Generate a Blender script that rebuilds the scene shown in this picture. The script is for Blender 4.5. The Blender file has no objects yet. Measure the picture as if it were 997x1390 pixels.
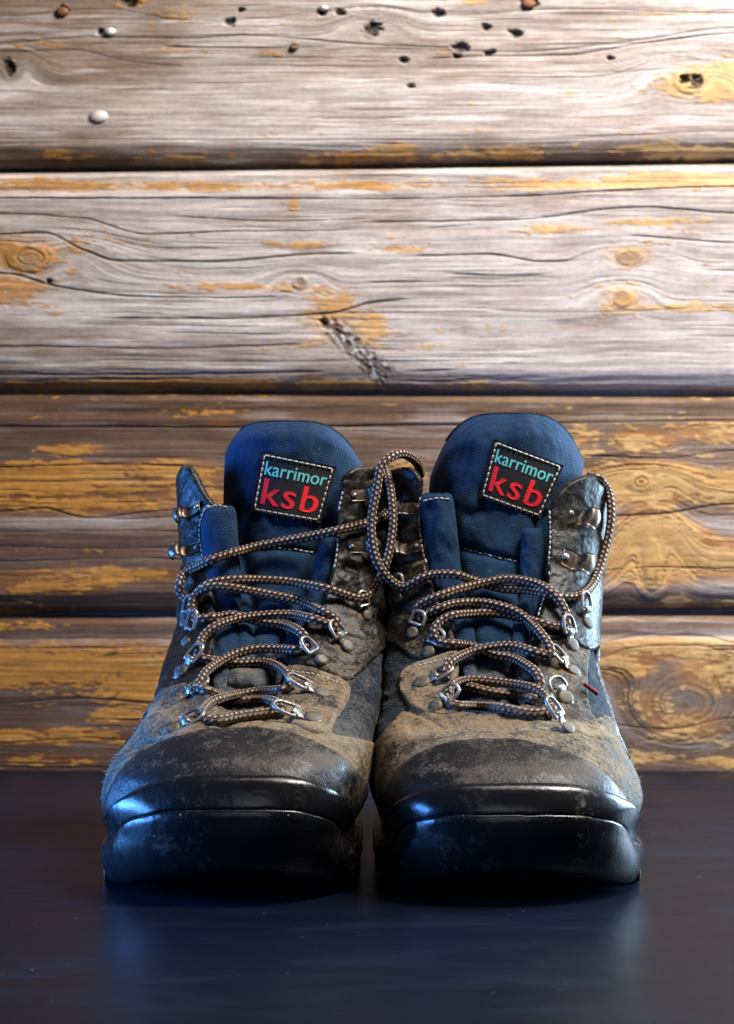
import bpy, math, random
import numpy as np
from mathutils import Vector
from mathutils.bvhtree import BVHTree

random.seed(4)
rng = np.random.default_rng(7)
sc = bpy.context.scene
COL = sc.collection

# ------------------------------------------------------------------ camera
EYE = 0.168                    # camera height above the tabletop, metres
FPX, CX, CY = 3185.0, 498.5, 695.0
WALL_Y = 0.520                 # face of the plank wall
cam_d = bpy.data.cameras.new('camera')
cam = bpy.data.objects.new('camera', cam_d)
COL.objects.link(cam)
cam.location = (0, -1.0, EYE)
cam.rotation_euler = (math.radians(90), 0, 0)
cam_d.sensor_fit = 'VERTICAL'
cam_d.sensor_height = 36.0
cam_d.lens = FPX / 1390 * 36
cam_d.clip_start = 0.01
cam_d.clip_end = 50
cam_d.dof.use_dof = True
cam_d.dof.focus_distance = 1.09
cam_d.dof.aperture_fstop = 19
sc.camera = cam

# ------------------------------------------------------------------ world and lamps (an indoor table-top picture)
world = bpy.data.worlds.new('World')
sc.world = world
world.use_nodes = True
world.node_tree.nodes['Background'].inputs[0].default_value = (0.75, 0.82, 1.0, 1)
world.node_tree.nodes['Background'].inputs[1].default_value = 0.02


def area(name, loc, target, sx, sy, power, color, spread=180):
    d = bpy.data.lights.new(name, 'AREA')
    d.shape = 'RECTANGLE'
    d.size, d.size_y = sx, sy
    d.energy = power
    d.color = color
    d.spread = math.radians(spread)
    o = bpy.data.objects.new(name, d)
    COL.objects.link(o)
    o.location = loc
    o.rotation_euler = (Vector(target) - Vector(loc)).to_track_quat('-Z', 'Y').to_euler()
    return o


area('window_light_right', (0.66, 0.36, 0.24), (0.08, -0.02, 0.06), 0.40, 0.36, 7.2, (0.52, 0.76, 1.0), 100)
area('window_light_left', (-0.70, 0.00, 0.11), (-0.10, -0.02, 0.04), 0.66, 0.20, 5.2, (0.09, 0.33, 1.0), 84)
area('ceiling_light', (0.15, 0.06, 1.15), (0.06, 0.14, 0.08), 0.45, 0.30, 2.6, (1.0, 0.90, 0.78))
area('wall_wash_light', (0.55, -0.02, 1.12), (0.18, 0.52, 0.34), 0.5, 0.3, 13.8, (1.0, 0.945, 0.90), 110)
area('room_light', (0.05, -1.9, 0.75), (0.0, 0.1, 0.10), 0.35, 0.6, 1.3, (0.95, 0.96, 1.0))

sc.view_settings.view_transform = 'Standard'
sc.view_settings.look = 'None'
sc.view_settings.exposure = 0.0
sc.view_settings.gamma = 1.0
sc.render.engine = 'CYCLES'
sc.cycles.use_denoising = True
sc.cycles.max_bounces = 6


# ------------------------------------------------------------------ numeric helpers
def px2w(px, py, y):
    d = 1.0 + y
    return np.array([(px - CX) * d / FPX, y, EYE - (py - CY) * d / FPX])


def w2px(v):
    d = v[..., 1] + 1.0
    return CX + FPX * v[..., 0] / d, CY + FPX * (EYE - v[..., 2]) / d


def sstep(a, b, x):
    t = np.clip((x - a) / (b - a), 0, 1)
    return t * t * (3 - 2 * t)


def _hash(i, j, k, seed):
    h = (i.astype(np.int64) * 374761393 + j.astype(np.int64) * 668265263 + k.astype(np.int64) * 2147483647 + seed * 1274126177) & 0xFFFFFFFF
    h = ((h ^ (h >> 13)) * 1274126177) & 0xFFFFFFFF
    h = ((h ^ (h >> 16)) * 2246822519) & 0xFFFFFFFF
    return ((h ^ (h >> 15)) & 0xFFFFFF) / float(0xFFFFFF)


def vn2(x, y, seed=0):
    xi, yi = np.floor(x), np.floor(y)
    fx, fy = x - xi, y - yi
    fx = fx * fx * (3 - 2 * fx)
    fy = fy * fy * (3 - 2 * fy)
    k = np.zeros_like(xi)
    a, b = _hash(xi, yi, k, seed), _hash(xi + 1, yi, k, seed)
    c, d = _hash(xi, yi + 1, k, seed), _hash(xi + 1, yi + 1, k, seed)
    return (a * (1 - fx) + b * fx) * (1 - fy) + (c * (1 - fx) + d * fx) * fy


def fbm2(x, y, seed=0, octv=4, gain=0.5):
    s, a, t = 0, 1.0, 0
    for o in range(octv):
        s = s + a * vn2(x * 2 ** o, y * 2 ** o, seed + o * 17)
        t += a
        a *= gain
    return s / t


def vn3(p, seed=0):
    i = np.floor(p)
    f = p - i
    f = f * f * (3 - 2 * f)
    out = 0
    for dx in (0, 1):
        for dy in (0, 1):
            for dz in (0, 1):
                w = (f[:, 0] if dx else 1 - f[:, 0]) * (f[:, 1] if dy else 1 - f[:, 1]) * (f[:, 2] if dz else 1 - f[:, 2])
                out = out + w * _hash(i[:, 0] + dx, i[:, 1] + dy, i[:, 2] + dz, seed)
    return out


def fbm3(p, seed=0, octv=3, gain=0.5):
    s, a, t = 0, 1.0, 0
    for o in range(octv):
        s = s + a * vn3(p * 2 ** o, seed + 31 * o)
        t += a
        a *= gain
    return s / t


def pchip(xk, yk, x):
    xk, yk = np.asarray(xk, float), np.asarray(yk, float)
    h = np.diff(xk)
    dl = np.diff(yk) / h
    m = np.zeros(len(xk))
    for i in range(1, len(xk) - 1):
        if dl[i - 1] * dl[i] > 0:
            w1, w2 = 2 * h[i] + h[i - 1], h[i] + 2 * h[i - 1]
            m[i] = (w1 + w2) / (w1 / dl[i - 1] + w2 / dl[i])
    m[0], m[-1] = dl[0], dl[-1]
    x = np.clip(x, xk[0], xk[-1])
    i = np.clip(np.searchsorted(xk, x) - 1, 0, len(h) - 1)
    t = (x - xk[i]) / h[i]
    return ((2 * t ** 3 - 3 * t ** 2 + 1) * yk[i] + (t ** 3 - 2 * t ** 2 + t) * h[i] * m[i]
            + (-2 * t ** 3 + 3 * t ** 2) * yk[i + 1] + (t ** 3 - t ** 2) * h[i] * m[i + 1])


def poly_sdf(px, py, poly):
    """signed distance in pixels of the photograph, positive inside"""
    P = np.asarray(poly, float)
    best = np.full(px.shape, 1e9)
    inside = np.zeros(px.shape, bool)
    n = len(P)
    for i in range(n):
        a, b = P[i], P[(i + 1) % n]
        e = b - a
        L = e @ e
        t = np.clip(((px - a[0]) * e[0] + (py - a[1]) * e[1]) / max(L, 1e-9), 0, 1)
        best = np.minimum(best, (px - a[0] - t * e[0]) ** 2 + (py - a[1] - t * e[1]) ** 2)
        if a[1] != b[1]:
            cond = (a[1] > py) != (b[1] > py)
            inside ^= cond & (px < (b[0] - a[0]) * (py - a[1]) / (b[1] - a[1]) + a[0])
    d = np.sqrt(best)
    return np.where(inside, d, -d)


def smooth_poly(pts, n=4):
    """Chaikin corner cutting of a closed outline"""
    P = np.asarray(pts, float)
    for _ in range(n):
        Q = np.roll(P, -1, axis=0)
        P = np.stack([0.75 * P + 0.25 * Q, 0.25 * P + 0.75 * Q], 1).reshape(-1, 2)
        if len(P) > 160:
            break
    return P


def catmull(pts, step):
    P = np.asarray(pts, float)
    P = np.vstack([2 * P[0] - P[1], P, 2 * P[-1] - P[-2]])
    out = []
    for i in range(1, len(P) - 2):
        p0, p1, p2, p3 = P[i - 1], P[i], P[i + 1], P[i + 2]
        n = max(2, int(np.linalg.norm((p2 - p1)[:2]) / step))
        t = np.linspace(0, 1, n, endpoint=False)[:, None]
        out.append(0.5 * (2 * p1 + (p2 - p0) * t + (2 * p0 - 5 * p1 + 4 * p2 - p3) * t ** 2 + (3 * p1 - p0 - 3 * p2 + p3) * t ** 3))
    out.append(P[-2][None])
    return np.vstack(out)


# ------------------------------------------------------------------ mesh helpers
def mesh_obj(name, V, faces, mat, parent=None, smooth=True, floats=None, colors=None, uvs=None, loc=(0, 0, 0)):
    """V (n,3); faces: (m,3) or (m,4) int array, or a list of such arrays"""
    V = np.asarray(V, np.float32)
    fl = faces if isinstance(faces, list) else [faces]
    fl = [np.asarray(f, np.int32) for f in fl if len(f)]
    me = bpy.data.meshes.new(name)
    me.vertices.add(len(V))
    me.vertices.foreach_set('co', V.ravel())
    idx = np.concatenate([f.ravel() for f in fl])
    tot = np.concatenate([np.full(len(f), f.shape[1], np.int32) for f in fl])
    st = np.concatenate([[0], np.cumsum(tot)[:-1]]).astype(np.int32)
    me.loops.add(len(idx))
    me.loops.foreach_set('vertex_index', idx)
    me.polygons.add(len(tot))
    me.polygons.foreach_set('loop_start', st)
    me.polygons.foreach_set('loop_total', tot)
    me.polygons.foreach_set('use_smooth', np.full(len(tot), smooth, bool))
    for k, a in (floats or {}).items():
        at = me.attributes.new(k, 'FLOAT', 'POINT')
        at.data.foreach_set('value', np.asarray(a, np.float32))
    for k, a in (colors or {}).items():
        at = me.attributes.new(k, 'FLOAT_COLOR', 'POINT')
        c4 = np.ones((len(V), 4), np.float32)
        c4[:, :3] = a
        at.data.foreach_set('color', c4.ravel())
    if uvs is not None:
        uv = me.uv_layers.new(name='UVMap')
        uv.data.foreach_set('uv', np.asarray(uvs, np.float32)[idx].ravel())
    me.update(calc_edges=True)
    me.validate()
    if mat is not None:
        me.materials.append(mat)
    o = bpy.data.objects.new(name, me)
    COL.objects.link(o)
    o.location = loc
    if parent is not None:
        o.parent = parent
    return o


def grid_quads(r, c, wrap=False):
    i, j = np.meshgrid(np.arange(r - 1), np.arange(c if wrap else c - 1), indexing='ij')
    j2 = (j + 1) % c
    return np.stack([i * c + j, i * c + j2, (i + 1) * c + j2, (i + 1) * c + j], -1).reshape(-1, 4)


def tube_arrays(P, rad, sides=12, caps=True):
    P = np.asarray(P, float)
    n = len(P)
    T = np.gradient(P, axis=0)
    T /= np.linalg.norm(T, axis=1)[:, None] + 1e-12
    N = np.zeros_like(P)
    a = np.array([0, 0, 1.0]) if abs(T[0, 2]) < 0.9 else np.array([1.0, 0, 0])
    N[0] = np.cross(T[0], a)
    N[0] /= np.linalg.norm(N[0])
    for i in range(1, n):
        v = N[i - 1] - T[i] * (N[i - 1] @ T[i])
        N[i] = v / (np.linalg.norm(v) + 1e-12)
    B = np.cross(T, N)
    th = np.linspace(0, 2 * np.pi, sides + 1)           # seam vertex doubled so the braid can be mapped round it
    r = np.broadcast_to(np.asarray(rad, float), (n,))
    V = P[:, None] + r[:, None, None] * (np.cos(th)[None, :, None] * N[:, None] + np.sin(th)[None, :, None] * B[:, None])
    L = np.concatenate([[0], np.cumsum(np.linalg.norm(np.diff(P, axis=0), axis=1))])
    uv = np.stack(np.broadcast_arrays(L[:, None], (th / (2 * np.pi))[None]), -1)
    q = grid_quads(n, sides + 1)
    V, uv = V.reshape(-1, 3), uv.reshape(-1, 2)
    faces = [q]
    if caps:
        c0, c1 = len(V), len(V) + 1
        V = np.vstack([V, P[0] - T[0] * r[0] * 0.4, P[-1] + T[-1] * r[-1] * 0.4])
        uv = np.vstack([uv, uv[0], uv[-1]])
        k = np.arange(sides)
        e = (n - 1) * (sides + 1)
        faces.append(np.vstack([np.stack([np.full(sides, c0), k + 1, k], 1), np.stack([np.full(sides, c1), e + k, e + k + 1], 1)]))
    return V, faces, uv


class Acc:
    """collects several small shapes that form one part"""
    def __init__(s):
        s.V, s.F, s.n = [], [], 0

    def add(s, V, faces):
        for f in (faces if isinstance(faces, list) else [faces]):
            s.F.append(np.asarray(f) + s.n)
        s.V.append(np.asarray(V))
        s.n += len(V)

    def build(s, name, mat, parent=None, base=(0, 0, 0), smooth=True, **kw):
        return mesh_obj(name, np.vstack(s.V) - np.asarray(base), s.F, mat, parent, smooth, **kw)


def tag(o, label=None, cat=None, group=None, kind=None):
    if label: o['label'] = label
    if cat: o['category'] = cat
    if group: o['group'] = group
    if kind: o['kind'] = kind
    return o


# ------------------------------------------------------------------ materials
class NT:
    def __init__(s, name):
        s.m = bpy.data.materials.new(name)
        s.m.use_nodes = True
        s.t = s.m.node_tree
        s.b = s.t.nodes['Principled BSDF']

    def n(s, typ, **kw):
        nd = s.t.nodes.new(typ)
        for k, v in kw.items():
            if k.startswith('i_'):
                key = k[2:]
                nd.inputs[int(key) if key.isdigit() else key.replace('_', ' ')].default_value = v
            else:
                setattr(nd, k, v)
        return nd

    def l(s, a, b):
        s.t.links.new(a, b)

    def math(s, op, a, b=None, clamp=False):
        nd = s.n('ShaderNodeMath', operation=op, use_clamp=clamp)
        for i, v in enumerate((a, b)):
            if v is None: continue
            if isinstance(v, (int, float)): nd.inputs[i].default_value = v
            else: s.l(v, nd.inputs[i])
        return nd.outputs[0]

    def ramp(s, fac, lo, hi):
        nd = s.n('ShaderNodeMapRange')
        nd.inputs[1].default_value, nd.inputs[2].default_value = lo, hi
        s.l(fac, nd.inputs[0])
        return nd.outputs[0]

    def mix(s, fac, a, b):
        nd = s.n('ShaderNodeMix', data_type='RGBA')
        if isinstance(fac, (int, float)): nd.inputs[0].default_value = fac
        else: s.l(fac, nd.inputs[0])
        for i, v in ((6, a), (7, b)):
            if isinstance(v, tuple): nd.inputs[i].default_value = (*v, 1)
            else: s.l(v, nd.inputs[i])
        return nd.outputs[2]

    def coord(s):
        return s.n('ShaderNodeTexCoord').outputs['Object']

    def noise(s, scale, detail=4, rough=0.55, vec=None, dist=0.0):
        nd = s.n('ShaderNodeTexNoise')
        nd.inputs['Scale'].default_value = scale
        nd.inputs['Detail'].default_value = detail
        nd.inputs['Roughness'].default_value = rough
        nd.inputs['Distortion'].default_value = dist
        s.l(vec if vec is not None else s.coord(), nd.inputs['Vector'])
        return nd.outputs['Fac']

    def voro(s, scale, rnd=1.0, feature='F1', vec=None):
        nd = s.n('ShaderNodeTexVoronoi', feature=feature)
        nd.inputs['Scale'].default_value = scale
        nd.inputs['Randomness'].default_value = rnd
        s.l(vec if vec is not None else s.coord(), nd.inputs['Vector'])
        return nd.outputs['Distance']

    def attr(s, name):
        return s.n('ShaderNodeAttribute', attribute_name=name)

    def bump(s, h, strength, dist, prev=None):
        nd = s.n('ShaderNodeBump')
        nd.inputs['Strength'].default_value = strength
        nd.inputs['Distance'].default_value = dist
        s.l(h, nd.inputs['Height'])
        if prev is not None: s.l(prev, nd.inputs['Normal'])
        return nd.outputs[0]

    def out(s, color=None, rough=None, normal=None, metal=None, spec=None):
        for k, v in (('Base Color', color), ('Roughness', rough), ('Normal', normal), ('Metallic', metal), ('Specular IOR Level', spec)):
            if v is None: continue
            if isinstance(v, tuple): s.b.inputs[k].default_value = (*v, 1)
            elif isinstance(v, (int, float)): s.b.inputs[k].default_value = v
            else: s.l(v, s.b.inputs[k])
        return s.m


def leather(name, c1, c2, dust, r0, r1, grain=420, bumpd=0.0007, spec=0.5, dust_gain=1.0):
    t = NT(name)
    co = t.coord()
    n1 = t.noise(70, 6, 0.6, co)
    n2 = t.noise(260, 5, 0.65, co)
    n3 = t.noise(900, 4, 0.65, co)
    base = t.mix(t.ramp(n1, 0.35, 0.65), c1, c2)
    a = t.attr('dust').outputs['Fac']
    # dust lies unevenly: the mask is broken up by two scales of noise
    k = t.math('ADD', t.math('MULTIPLY', n1, 0.9), t.math('ADD', t.math('MULTIPLY', n2, 0.8), t.math('MULTIPLY', n3, 0.7)))
    k = t.math('ADD', k, -1.2)
    k = t.math('ADD', t.math('MULTIPLY', a, dust_gain), t.math('MULTIPLY', k, 2.3))
    k = t.ramp(k, 0.25, 0.95)
    col = t.mix(k, base, dust)
    spk = t.math('MULTIPLY', t.ramp(n3, 0.60, 0.72), t.math('ADD', t.math('MULTIPLY', a, 0.55), 0.06))
    col = t.mix(spk, col, (0.46, 0.37, 0.26))
    rough = t.math('ADD', t.math('MULTIPLY', k, 0.4), t.math('ADD', t.math('MULTIPLY', n2, r1 - r0), r0), clamp=True)
    vv = t.voro(grain, 1.0, 'F1', co)
    nb = t.bump(n2, 0.6, bumpd * 1.6)
    nb = t.bump(vv, 0.45, bumpd, nb)
    nb = t.bump(n3, 0.35, bumpd * 0.7, nb)
    return t.out(col, rough, nb, spec=spec)


def textile(name, c1, c2, dust, scale=1250):
    t = NT(name)
    co = t.coord()
    mp = t.n('ShaderNodeMapping')
    mp.inputs['Rotation'].default_value = (0, math.radians(8), 0)
    mp.inputs['Scale'].default_value = (1, 0.25, 1)
    t.l(co, mp.inputs[0])
    w = t.voro(scale, 0.22, 'F1', mp.outputs[0])
    n1 = t.noise(90, 5, 0.6, co)
    n2 = t.noise(500, 3, 0.6, co)
    c = t.mix(t.ramp(n1, 0.3, 0.7), c1, c2)
    c = t.mix(t.math('MULTIPLY', t.ramp(w, 0.25, 0.6), 0.55), c, tuple(x * 0.35 for x in c1))
    a = t.attr('dust').outputs['Fac']
    k = t.math('ADD', a, t.math('MULTIPLY', t.math('ADD', n1, t.math('ADD', n2, -1.05)), 1.2))
    c = t.mix(t.ramp(k, 0.25, 1.0), c, dust)
    lint = t.ramp(t.noise(900, 1, 0.5, co), 0.735, 0.76)
    c = t.mix(t.math('MULTIPLY', lint, 0.25), c, (0.30, 0.36, 0.42))
    nb = t.bump(t.math('SUBTRACT', 1.0, w), 0.7, 0.0006)
    nb = t.bump(n1, 0.35, 0.003, nb)
    t.b.inputs['Sheen Weight'].default_value = 0.04
    t.b.inputs['Sheen Roughness'].default_value = 0.5
    return t.out(c, 0.85, nb, spec=0.2)


def rubber(name):
    t = NT(name)
    co = t.coord()
    n1 = t.noise(55, 6, 0.65, co)
    n2 = t.noise(300, 6, 0.7, co)
    mud = t.math('MULTIPLY', t.ramp(t.math('MULTIPLY', n1, n2), 0.30, 0.40), t.math('ADD', t.math('MULTIPLY', t.attr('dust').outputs['Fac'], 0.9), 0.10))
    c = t.mix(mud, (0.008, 0.008, 0.009), (0.22, 0.17, 0.12))
    speck = t.ramp(t.noise(420, 2, 0.5, co), 0.755, 0.775)
    c = t.mix(t.math('MULTIPLY', speck, 0.8), c, (0.40, 0.38, 0.36))
    r = t.math('ADD', t.math('MULTIPLY', n1, 0.20), t.math('ADD', t.math('MULTIPLY', mud, 0.5), 0.12), clamp=True)
    nb = t.bump(n2, 0.22, 0.0006)
    scr = t.voro(140, 1.0, 'DISTANCE_TO_EDGE', co)
    nb = t.bump(n1, 0.3, 0.0012, nb)
    return t.out(c, r, nb, spec=0.5)


def metal(name, c, c2, r):
    t = NT(name)
    co = t.coord()
    n = t.noise(500, 5, 0.65, co)
    k = t.ramp(n, 0.46, 0.60)
    return t.out(t.mix(k, c, c2), t.math('ADD', t.math('MULTIPLY', n, 0.25), r), t.bump(n, 0.25, 0.0003),
                 metal=t.math('SUBTRACT', 1.0, t.math('MULTIPLY', k, 0.85)))


def lace_mat():
    t = NT('braided_lace')
    uv = t.n('ShaderNodeUVMap').outputs[0]
    sp = t.n('ShaderNodeSeparateXYZ')
    t.l(uv, sp.inputs[0])
    u = t.math('DIVIDE', sp.outputs[0], 0.0027)
    v = t.math('MULTIPLY', sp.outputs[1], 6.0)
    fv = t.math('FLOOR', v)
    par = t.math('MULTIPLY', t.math('MODULO', fv, 2.0), 0.5)
    vv = t.math('SUBTRACT', t.math('FRACT', v), 0.5)
    uu = t.math('SUBTRACT', t.math('FRACT', t.math('ADD', t.math('ADD', u, par), t.math('MULTIPLY', vv, 0.22))), 0.5)
    d = t.math('ADD', t.math('POWER', t.math('ABSOLUTE', t.math('DIVIDE', uu, 0.25)), 2.0), t.math('POWER', t.math('ABSOLUTE', t.math('DIVIDE', vv, 0.31)), 2.0))
    fleck = t.math('SUBTRACT', 1.0, t.ramp(d, 0.65, 1.05))
    co = t.coord()
    n = t.noise(160, 4, 0.6, co)
    dark = t.mix(t.ramp(n, 0.35, 0.65), (0.026, 0.012, 0.007), (0.052, 0.025, 0.015))
    pale = t.mix(t.ramp(n, 0.3, 0.7), (0.56, 0.42, 0.30), (0.36, 0.25, 0.17))
    c = t.mix(fleck, dark, pale)
    a = t.attr('dust').outputs['Fac']
    c = t.mix(t.math('MULTIPLY', a, t.ramp(t.noise(420, 4, 0.6, co), 0.35, 0.65)), c, (0.24, 0.17, 0.11))
    # braid relief: every strand of the braid is a little cushion
    d2 = t.math('ADD', t.math('POWER', t.math('MULTIPLY', uu, 2.0), 2.0), t.math('POWER', t.math('MULTIPLY', vv, 2.0), 2.0))
    nb = t.bump(t.math('SUBTRACT', 1.0, d2), 0.8, 0.0005)
    nb = t.bump(t.noise(2500, 2, 0.5, co), 0.3, 0.0003, nb)
    return t.out(c, 0.75, nb, spec=0.3)


def plain(name, c, r, spec=0.4, bs=900, bd=0.0002, metal_=0.0):
    t = NT(name)
    n = t.noise(bs, 3, 0.6)
    col = t.mix(t.ramp(n, 0.3, 0.7), tuple(x * 0.75 for x in c), tuple(min(1, x * 1.15) for x in c))
    return t.out(col, r, t.bump(n, 0.5, bd), spec=spec, metal=metal_)


MUD = (0.215, 0.155, 0.092)
M_vamp = leather('muddy_vamp_leather', (0.020, 0.014, 0.010), (0.048, 0.034, 0.022), MUD, 0.55, 0.85, 380, 0.0012, 0.35)
M_quarter = leather('dark_quarter_leather', (0.006, 0.0055, 0.005), (0.016, 0.013, 0.010), (0.17, 0.13, 0.080), 0.24, 0.5, 300, 0.0005, 0.22)
M_cap = leather('toe_cap_leather', (0.007, 0.007, 0.0075), (0.016, 0.015, 0.014), (0.105, 0.078, 0.054), 0.30, 0.50, 900, 0.0002, 0.32)
M_blue = textile('blue_cordura', (0.003, 0.027, 0.070), (0.005, 0.037, 0.095), (0.13, 0.12, 0.095))
M_blue_shaded = textile('dusty_shaded_cordura', (0.003, 0.011, 0.022), (0.005, 0.018, 0.036), (0.12, 0.105, 0.08))  # dusty, darker copy of the blue cordura: shade on the sides put into its colour
M_rubber = rubber('black_rubber')
M_steel = metal('worn_steel', (0.34, 0.33, 0.31), (0.17, 0.13, 0.085), 0.32)
M_rivet = metal('dull_rivet', (0.10, 0.095, 0.085), (0.13, 0.10, 0.065), 0.48)
M_brass = metal('tarnished_hook_metal', (0.14, 0.108, 0.088), (0.09, 0.06, 0.035), 0.26)
M_lace = lace_mat()
M_thread = plain('pale_stitch_thread', (0.46, 0.40, 0.32), 0.8)
M_label = plain('black_woven_label', (0.014, 0.013, 0.014), 0.8, 0.2, 2200, 0.0003)
M_red = plain('red_embroidery', (0.78, 0.012, 0.022), 0.7, 0.3, 2600, 0.0003)
M_teal = plain('teal_embroidery', (0.13, 0.52, 0.50), 0.7, 0.3, 2600, 0.0003)
M_tag = plain('red_side_tab', (0.20, 0.012, 0.02), 0.7)
M_bind = plain('black_binding', (0.008, 0.008, 0.009), 0.85, 0.2)


# ------------------------------------------------------------------ tabletop
def tabletop_mat():
    t = NT('dark_tabletop')
    co = t.coord()
    mp = t.n('ShaderNodeMapping')
    mp.inputs['Scale'].default_value = (1, 2.2, 1)
    t.l(co, mp.inputs[0])
    n = t.noise(9, 5, 0.6, mp.outputs[0], 1.0)
    n2 = t.noise(160, 4, 0.6, co)
    dustk = t.math('MULTIPLY', t.ramp(n, 0.52, 0.72), 0.35)
    c = t.mix(dustk, (0.0035, 0.0055, 0.012), (0.018, 0.025, 0.042))
    speck = t.ramp(t.noise(330, 2, 0.5, co), 0.75, 0.77)
    c = t.mix(t.math('MULTIPLY', speck, 0.5), c, (0.35, 0.35, 0.36))
    r = t.math('ADD', t.math('MULTIPLY', n, 0.25), 0.26)
    return t.out(c, r, t.bump(n2, 0.08, 0.0005), spec=0.075)


def rounded_box(lo, hi, r, seg=3):
    lo, hi = np.asarray(lo, float), np.asarray(hi, float)
    import bmesh
    bm = bmesh.new()
    bmesh.ops.create_cube(bm, size=1)
    for v in bm.verts:
        v.co = Vector(((lo + hi) / 2 + np.array(v.co) * (hi - lo)).tolist())
    if r > 0:
        bmesh.ops.bevel(bm, geom=bm.edges[:], offset=r, segments=seg, affect='EDGES', profile=0.5)
    bmesh.ops.triangulate(bm, faces=bm.faces[:])
    bm.verts.index_update()
    V = np.array([v.co[:] for v in bm.verts])
    F = np.array([[v.index for v in f.verts] for f in bm.faces])
    bm.free()
    return V, F


Vt, Ft = rounded_box((-1.1, -0.42, -0.025), (1.1, WALL_Y + 0.05, 0.0), 0.003)
top = mesh_obj('tabletop', Vt, Ft, tabletop_mat(), smooth=False)
tag(top, 'dark satin tabletop under the boots', None, None, 'structure')

# ------------------------------------------------------------------ plank wall
WS = (1.0 + WALL_Y) / FPX         # metres on the wall for one pixel of the photograph


def wood_mat():
    t = NT('weathered_plank_wood')
    co = t.coord()
    c = t.attr('wood').outputs['Color']
    mp = t.n('ShaderNodeMapping')
    mp.inputs['Scale'].default_value = (0.06, 1, 1)
    t.l(co, mp.inputs[0])
    n1 = t.noise(620, 6, 0.75, mp.outputs[0])
    n2 = t.noise(260, 4, 0.6, co)
    k = t.math('ADD', t.math('MULTIPLY', n1, 0.7), t.math('MULTIPLY', n2, 0.3))
    hsv = t.n('ShaderNodeHueSaturation')
    t.l(t.math('ADD', t.math('MULTIPLY', k, 1.9), 0.05), hsv.inputs['Value'])
    t.l(c, hsv.inputs['Color'])
    return t.out(hsv.outputs[0], 0.72, t.bump(n1, 0.5, 0.0006), spec=0.25)


M_wood = wood_mat()
wall = bpy.data.objects.new('plank_wall', None)
COL.objects.link(wall)
wall.location = (0, WALL_Y, 0)
tag(wall, 'wall of weathered horizontal planks with flaking ochre paint behind the boots', 'plank wall')

cracks = [  # (points, half width px, depth)
    ([(0, 58), (120, 50), (250, 52), (330, 48), (500, 60), (640, 66)], 1.5, .8), ([(200, 62), (330, 65), (460, 64)], 1.5, .9),
    ([(0, 70), (100, 68), (180, 84), (270, 92)], 1.2, .7), ([(500, 65), (700, 70), (860, 55), (997, 38)], 1.2, .8),
    ([(560, 82), (660, 76), (760, 75), (880, 58), (997, 46)], 1.5, .9), ([(600, 97), (760, 100), (930, 92)], 1.1, .6),
    ([(0, 188), (300, 190), (700, 190), (997, 178)], 1.2, .55), ([(0, 22), (140, 12), (260, 28), (420, 22)], 1.2, .6),
    ([(620, 20), (780, 12), (997, 18)], 1.2, .7), ([(280, 80), (420, 78), (500, 84)], 1.2, .5),
    ([(0, 269), (250, 269), (500, 270), (700, 266), (850, 258), (997, 253)], 1.8, 1.0),
    ([(0, 290), (110, 296), (200, 318), (330, 314), (500, 312)], 1.6, .9), ([(210, 292), (380, 300), (520, 296)], 1.4, .8),
    ([(0, 318), (60, 316), (110, 338), (160, 354), (300, 355), (420, 345), (500, 344)], 2.0, 1.0),
    ([(0, 371), (80, 389), (180, 402), (300, 404), (400, 403)], 1.9, 1.0), ([(130, 432), (300, 432), (410, 428), (450, 425), (505, 411), (570, 405)], 2.1, 1.1),
    ([(200, 450), (400, 455)], 1.3, .7), ([(0, 470), (230, 473), (430, 466)], 1.5, .8), ([(80, 440), (380, 444)], 1.2, .6),
    ([(0, 508), (200, 508), (460, 504)], 1.8, .9), ([(480, 302), (700, 298), (870, 281), (997, 289)], 1.9, .9),
    ([(540, 349), (660, 345), (740, 355), (800, 352)], 1.9, 1.0), ([(480, 384), (620, 382)], 1.6, .8), ([(590, 371), (700, 374), (760, 371)], 1.6, .9),
    ([(830, 318), (920, 324), (997, 330)], 1.4, .8), ([(520, 459), (575, 456)], 1.5, .8), ([(560, 312), (660, 304)], 1.3, .7),
    ([(190, 336), (320, 338)], 1.3, .7), ([(640, 420), (760, 424), (997, 418)], 1.1, .5), ([(530, 505), (640, 502)], 1.4, .7),
    ([(0, 579), (300, 580), (600, 577), (997, 571)], 2.2, 1.0), ([(0, 634), (140, 630), (290, 634)], 1.5, .8),
    ([(0, 694), (60, 690), (120, 703), (210, 694), (300, 688)], 1.6, .8), ([(740, 704), (820, 701), (900, 697), (997, 684)], 2.2, 1.0),
    ([(0, 722), (160, 720), (300, 723)], 1.4, .7), ([(0, 742), (120, 745), (320, 741)], 1.3, .7), ([(0, 762), (200, 758), (320, 762)], 1.3, .7),
    ([(780, 618), (900, 622), (997, 612)], 1.4, .7), ([(800, 776), (900, 770), (997, 772)], 1.3, .6),
    ([(0, 868), (150, 866), (320, 870)], 1.4, .7), ([(0, 880), (320, 878)], 1.3, .7), ([(0, 955), (110, 948), (230, 957)], 1.5, .8),
    ([(0, 1008), (120, 1002), (230, 1010)], 1.5, .7), ([(800, 876), (880, 862), (960, 864), (997, 872)], 1.5, .7),
    ([(800, 900), (870, 878), (950, 876), (997, 888)], 1.3, .6), ([(810, 980), (900, 990), (997, 975)], 1.3, .6),
]
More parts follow.
